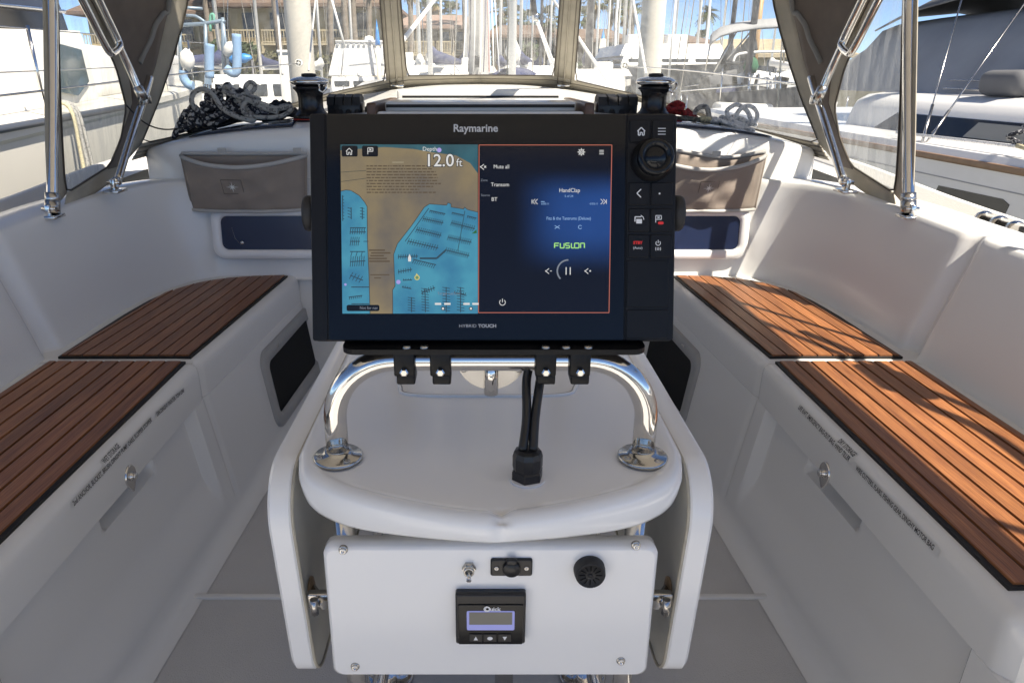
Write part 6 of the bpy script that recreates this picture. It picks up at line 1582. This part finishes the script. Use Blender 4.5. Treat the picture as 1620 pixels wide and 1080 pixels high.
m = MB(); m.grid(rows); m.build('hull', mat('port_hull', (.62, .60, .54), .35, var=.06, vscale=1.2), py_, sharp=25)
m = MB(); m.tube([Q(-3, G, .035), Q(3.5, G+.085, .035)], .026, 8); m.build('rub_rail', mat('dark_rail', (.06, .07, .09), .4), py_)
SIDEM = mat('port_cabin_side', (.76, .74, .68), .35, var=.06, vscale=2, bump=.05, bscale=3)
m = MB(); m.grid([[Q(s_, G+.05, -.32), Q(s_, G+.50+.015*s_, -.36), Q(s_, G+.62+.045*max(s_, 0), -.40), Q(s_, G+.64+.045*max(s_, 0), -.7)] for s_ in (-3, -2, -1, 0, 1, 1.8, 2.4, 3.0)]); sd = m.build('cabin_side', SIDEM, py_)
m = MB(); m.poly([Q(3.0, G+.05, -.32), Q(3.0, G+.50, -.36), Q(3.0, G+.75, -.40), Q(3.0, G+.75, -2.6), Q(3.0, G+.05, -2.6)]); m.build('cabin_front', SIDEM, py_)
m = MB(); m.grid([[Q(s_, G+.62+.04*max(s_, 0), -.43), Q(s_, G+.80+.04*max(s_, 0), -.46)] for s_ in (-3, 0, 1.5, 2.8)]); m.build('black_band', BLACKG, py_)
m = MB(); m.tube([Q(-3, G+.80, -.44), Q(0, G+.80, -.44), Q(2.8, G+.91, -.44)], .018, 8); m.build('steel_trim', CHROME, py_)
m = MB(); m.grid([[Q(s_, G+.81+.04*max(s_, 0), -.46), Q(s_, G+1.6, -.60), Q(s_, G+1.75, -1.0), Q(s_, G+1.8, -2.6)] for s_ in (-3, 0, 1.5, 2.8)]); m.build('dark_canopy', mat('navy_canopy', (.035, .045, .07), .5, var=.2, vscale=2), py_)
m = MB(); m.prism([Q(1.95, G+.22, -.325), Q(2.35, G+.18, -.325), Q(2.75, G+.30, -.34), Q(2.75, G+.58, -.36), Q(2.1, G+.62, -.36), Q(1.95, G+.50, -.35)], nv*.03); m.build('side_window', mat('side_glass', (.05, .08, .09), .1), py_)
# foredeck trunk further forward with long dark window
m = MB(); m.box((0, 0, 0), (1.9, 4.2, .55), .14, 4); m.xf(Matrix.Translation(Q(5.4, G+.38, -1.35)) @ Matrix.Rotation(YAW, 4, 'Z')); tr = m.build('deck_house', HULLW, py_)
m = MB(); m.box((0, 0, 0), (.03, 1.6, .30), .01); m.xf(Matrix.Translation(Q(4.9, G+.37, -.395)) @ Matrix.Rotation(YAW, 4, 'Z')); m.build('house_window', mat('house_glass', (.10, .13, .14), .12), tr)
# stanchions, wires, cleat with ropes
for s_ in (-1.2, .9, 2.9, 4.6, 6.2, 7.6):
    m = MB(); m.tube([Q(s_, G+.06+.025*max(0, s_), -.05), Q(s_, G+.66+.025*max(0, s_), -.06)], .014, 8); m.build('stanchion', CHROME, py_)
for h in (.36, .64):
    m = MB(); m.tube([Q(-3, G+h, -.06), Q(0, G+h, -.06), Q(3, G+h+.07, -.06), Q(8, G+h+.2, -.08)], .005, 6); m.build('guard_wire', STEELB, py_)
cq = Q(1.15, G+.12, -.10)
m = MB(); m.box(cq, (.05, .05, .05), .01); m.tube([cq+dv*-.11+Vector((0, 0, .04)), cq+dv*.11+Vector((0, 0, .04))], .018, 8); m.build('deck_cleat', STEELB, py_)
for k in range(3):
    m = MB(); m.tube(spline([cq+dv*(-.04+.04*k)+Vector((0, 0, .05)), cq+dv*(-.08+.06*k)+nv*.16, cq+dv*(-.14+.09*k)+nv*.20+Vector((0, 0, -.3)), cq+dv*(-.20+.12*k)+nv*.22+Vector((0, 0, -.75))], 5), .014, 6); m.build('mooring_line', (R_CREAM, R_GREY, R_GREY)[k], py_)
# bow rail with blue padding and white fenders
PU = lambda px, py, y=9.0: on_y(px, py, y)
rl = thing('stern_davit_frame', 'steel rail frame with light blue padding beyond the left rope heap', 'rail frame', PU(330, 128), group=None)
m = MB(); m.tube([PU(255, 42), PU(322, 38), PU(352, 33), PU(356, 36)], .022, 8); m.tube([PU(284, 40), PU(286, 112)], .022, 8); m.tube([PU(325, 38), PU(326, 115)], .022, 8); m.tube([PU(352, 33), PU(354, 112)], .022, 8); m.tube([PU(352, 28), PU(362, 118)], .02, 8); m.tube([PU(262, 11), PU(320, 14)], .018, 6); m.tube(spline([PU(295, 25), PU(310, 26), PU(325, 36)], 3), .018, 6); m.build('rails', mat('rail_blue_grey', (.22, .29, .36), .4, .3), rl)
for pts in (((332, 70), (331, 95), (332, 124)), ((374, 54), (375, 85), (374, 112), (368, 116), (357, 108))):
    m = MB(); m.tube(spline([PU(*q) for q in pts], 4), .052, 10); m.build('blue_padding', BLUEC, rl)
m = MB(); m.tube(spline([PU(290, 112), PU(291, 124), PU(298, 134), PU(306, 136)], 4), .05, 10); m.build('blue_padding', BLUEC, rl)
for c, a, b_ in ((PU(296, 95), .085, .13), (PU(362, 78), .06, .10)):
    m = MB(); m.lathe([(0, -b_), (a*.8, -b_*.6), (a, 0), (a*.8, b_*.6), (0, b_)], 14, Matrix.Translation(c) @ Matrix.Rotation(.5 if a < .08 else 0, 4, 'Y')); m.build('fender', CANW, rl)
m = MB(); m.tube(spline([PU(333, 50), PU(333, 26), PU(338, 24), PU(338, 40)], 3), .016, 6); m.build('green_line', mat('green_line', (.15, .4, .3), .7), rl)
fl = thing('red_flag', 'small faded red flag hanging beyond the blue padded rails', 'flag', on_y(275, 70, 14))
m = MB(); m.grid([[on_y(x+2*math.sin(y*.2), y, 14+.06*math.sin(y*.3+x)) for x in (268, 273, 278, 284)] for y in (50, 56, 62, 68)]); m.build('cloth', mat('flag_red', (.45, .08, .09), .8), fl, solid=.01)
m = MB(); m.tube([on_y(284, 30, 14), on_y(280, 120, 14)], .02, 6); m.build('staff', MASTW, fl)
cn = thing('blue_kayak', 'bright blue kayak lying before the hedge', 'kayak', on_y(380, 94, 34))
a = on_y(362, 95, 34); b_ = on_y(398, 91, 34)
m = MB(); m.tube(spline([a, a.lerp(b_, .3), a.lerp(b_, .7), b_], 5), [.05, .1, .15, .18, .2, .2, .2, .2, .2, .2, .2, .18, .15, .12, .1, .06], 8); m.build('kayak_hull', mat('kayak_blue', (.02, .22, .55), .4), cn)
m = MB(); 
for q in (a, b_): m.tube([q+Vector((0, 0, -.1)), Vector((q.x, q.y, ZW))], .05, 6)
m.build('rack', DMAST, cn)
bx = thing('dock_box', 'white dock cabinet beside the left piling', 'dock box', on_y(451, 115, 14))
a = on_y(451, 84, 14); w_ = 16/FPX*14
m = MB(); m.box((a.x, 14, (a.z+ZW)/2), (w_, .3, a.z-ZW), .02); m.build('cabinet', CANW, bx); m = MB(); m.box((a.x, 14, a.z+.02), (w_*1.1, .36, .05), .015); m.build('lid', HULLW, bx)
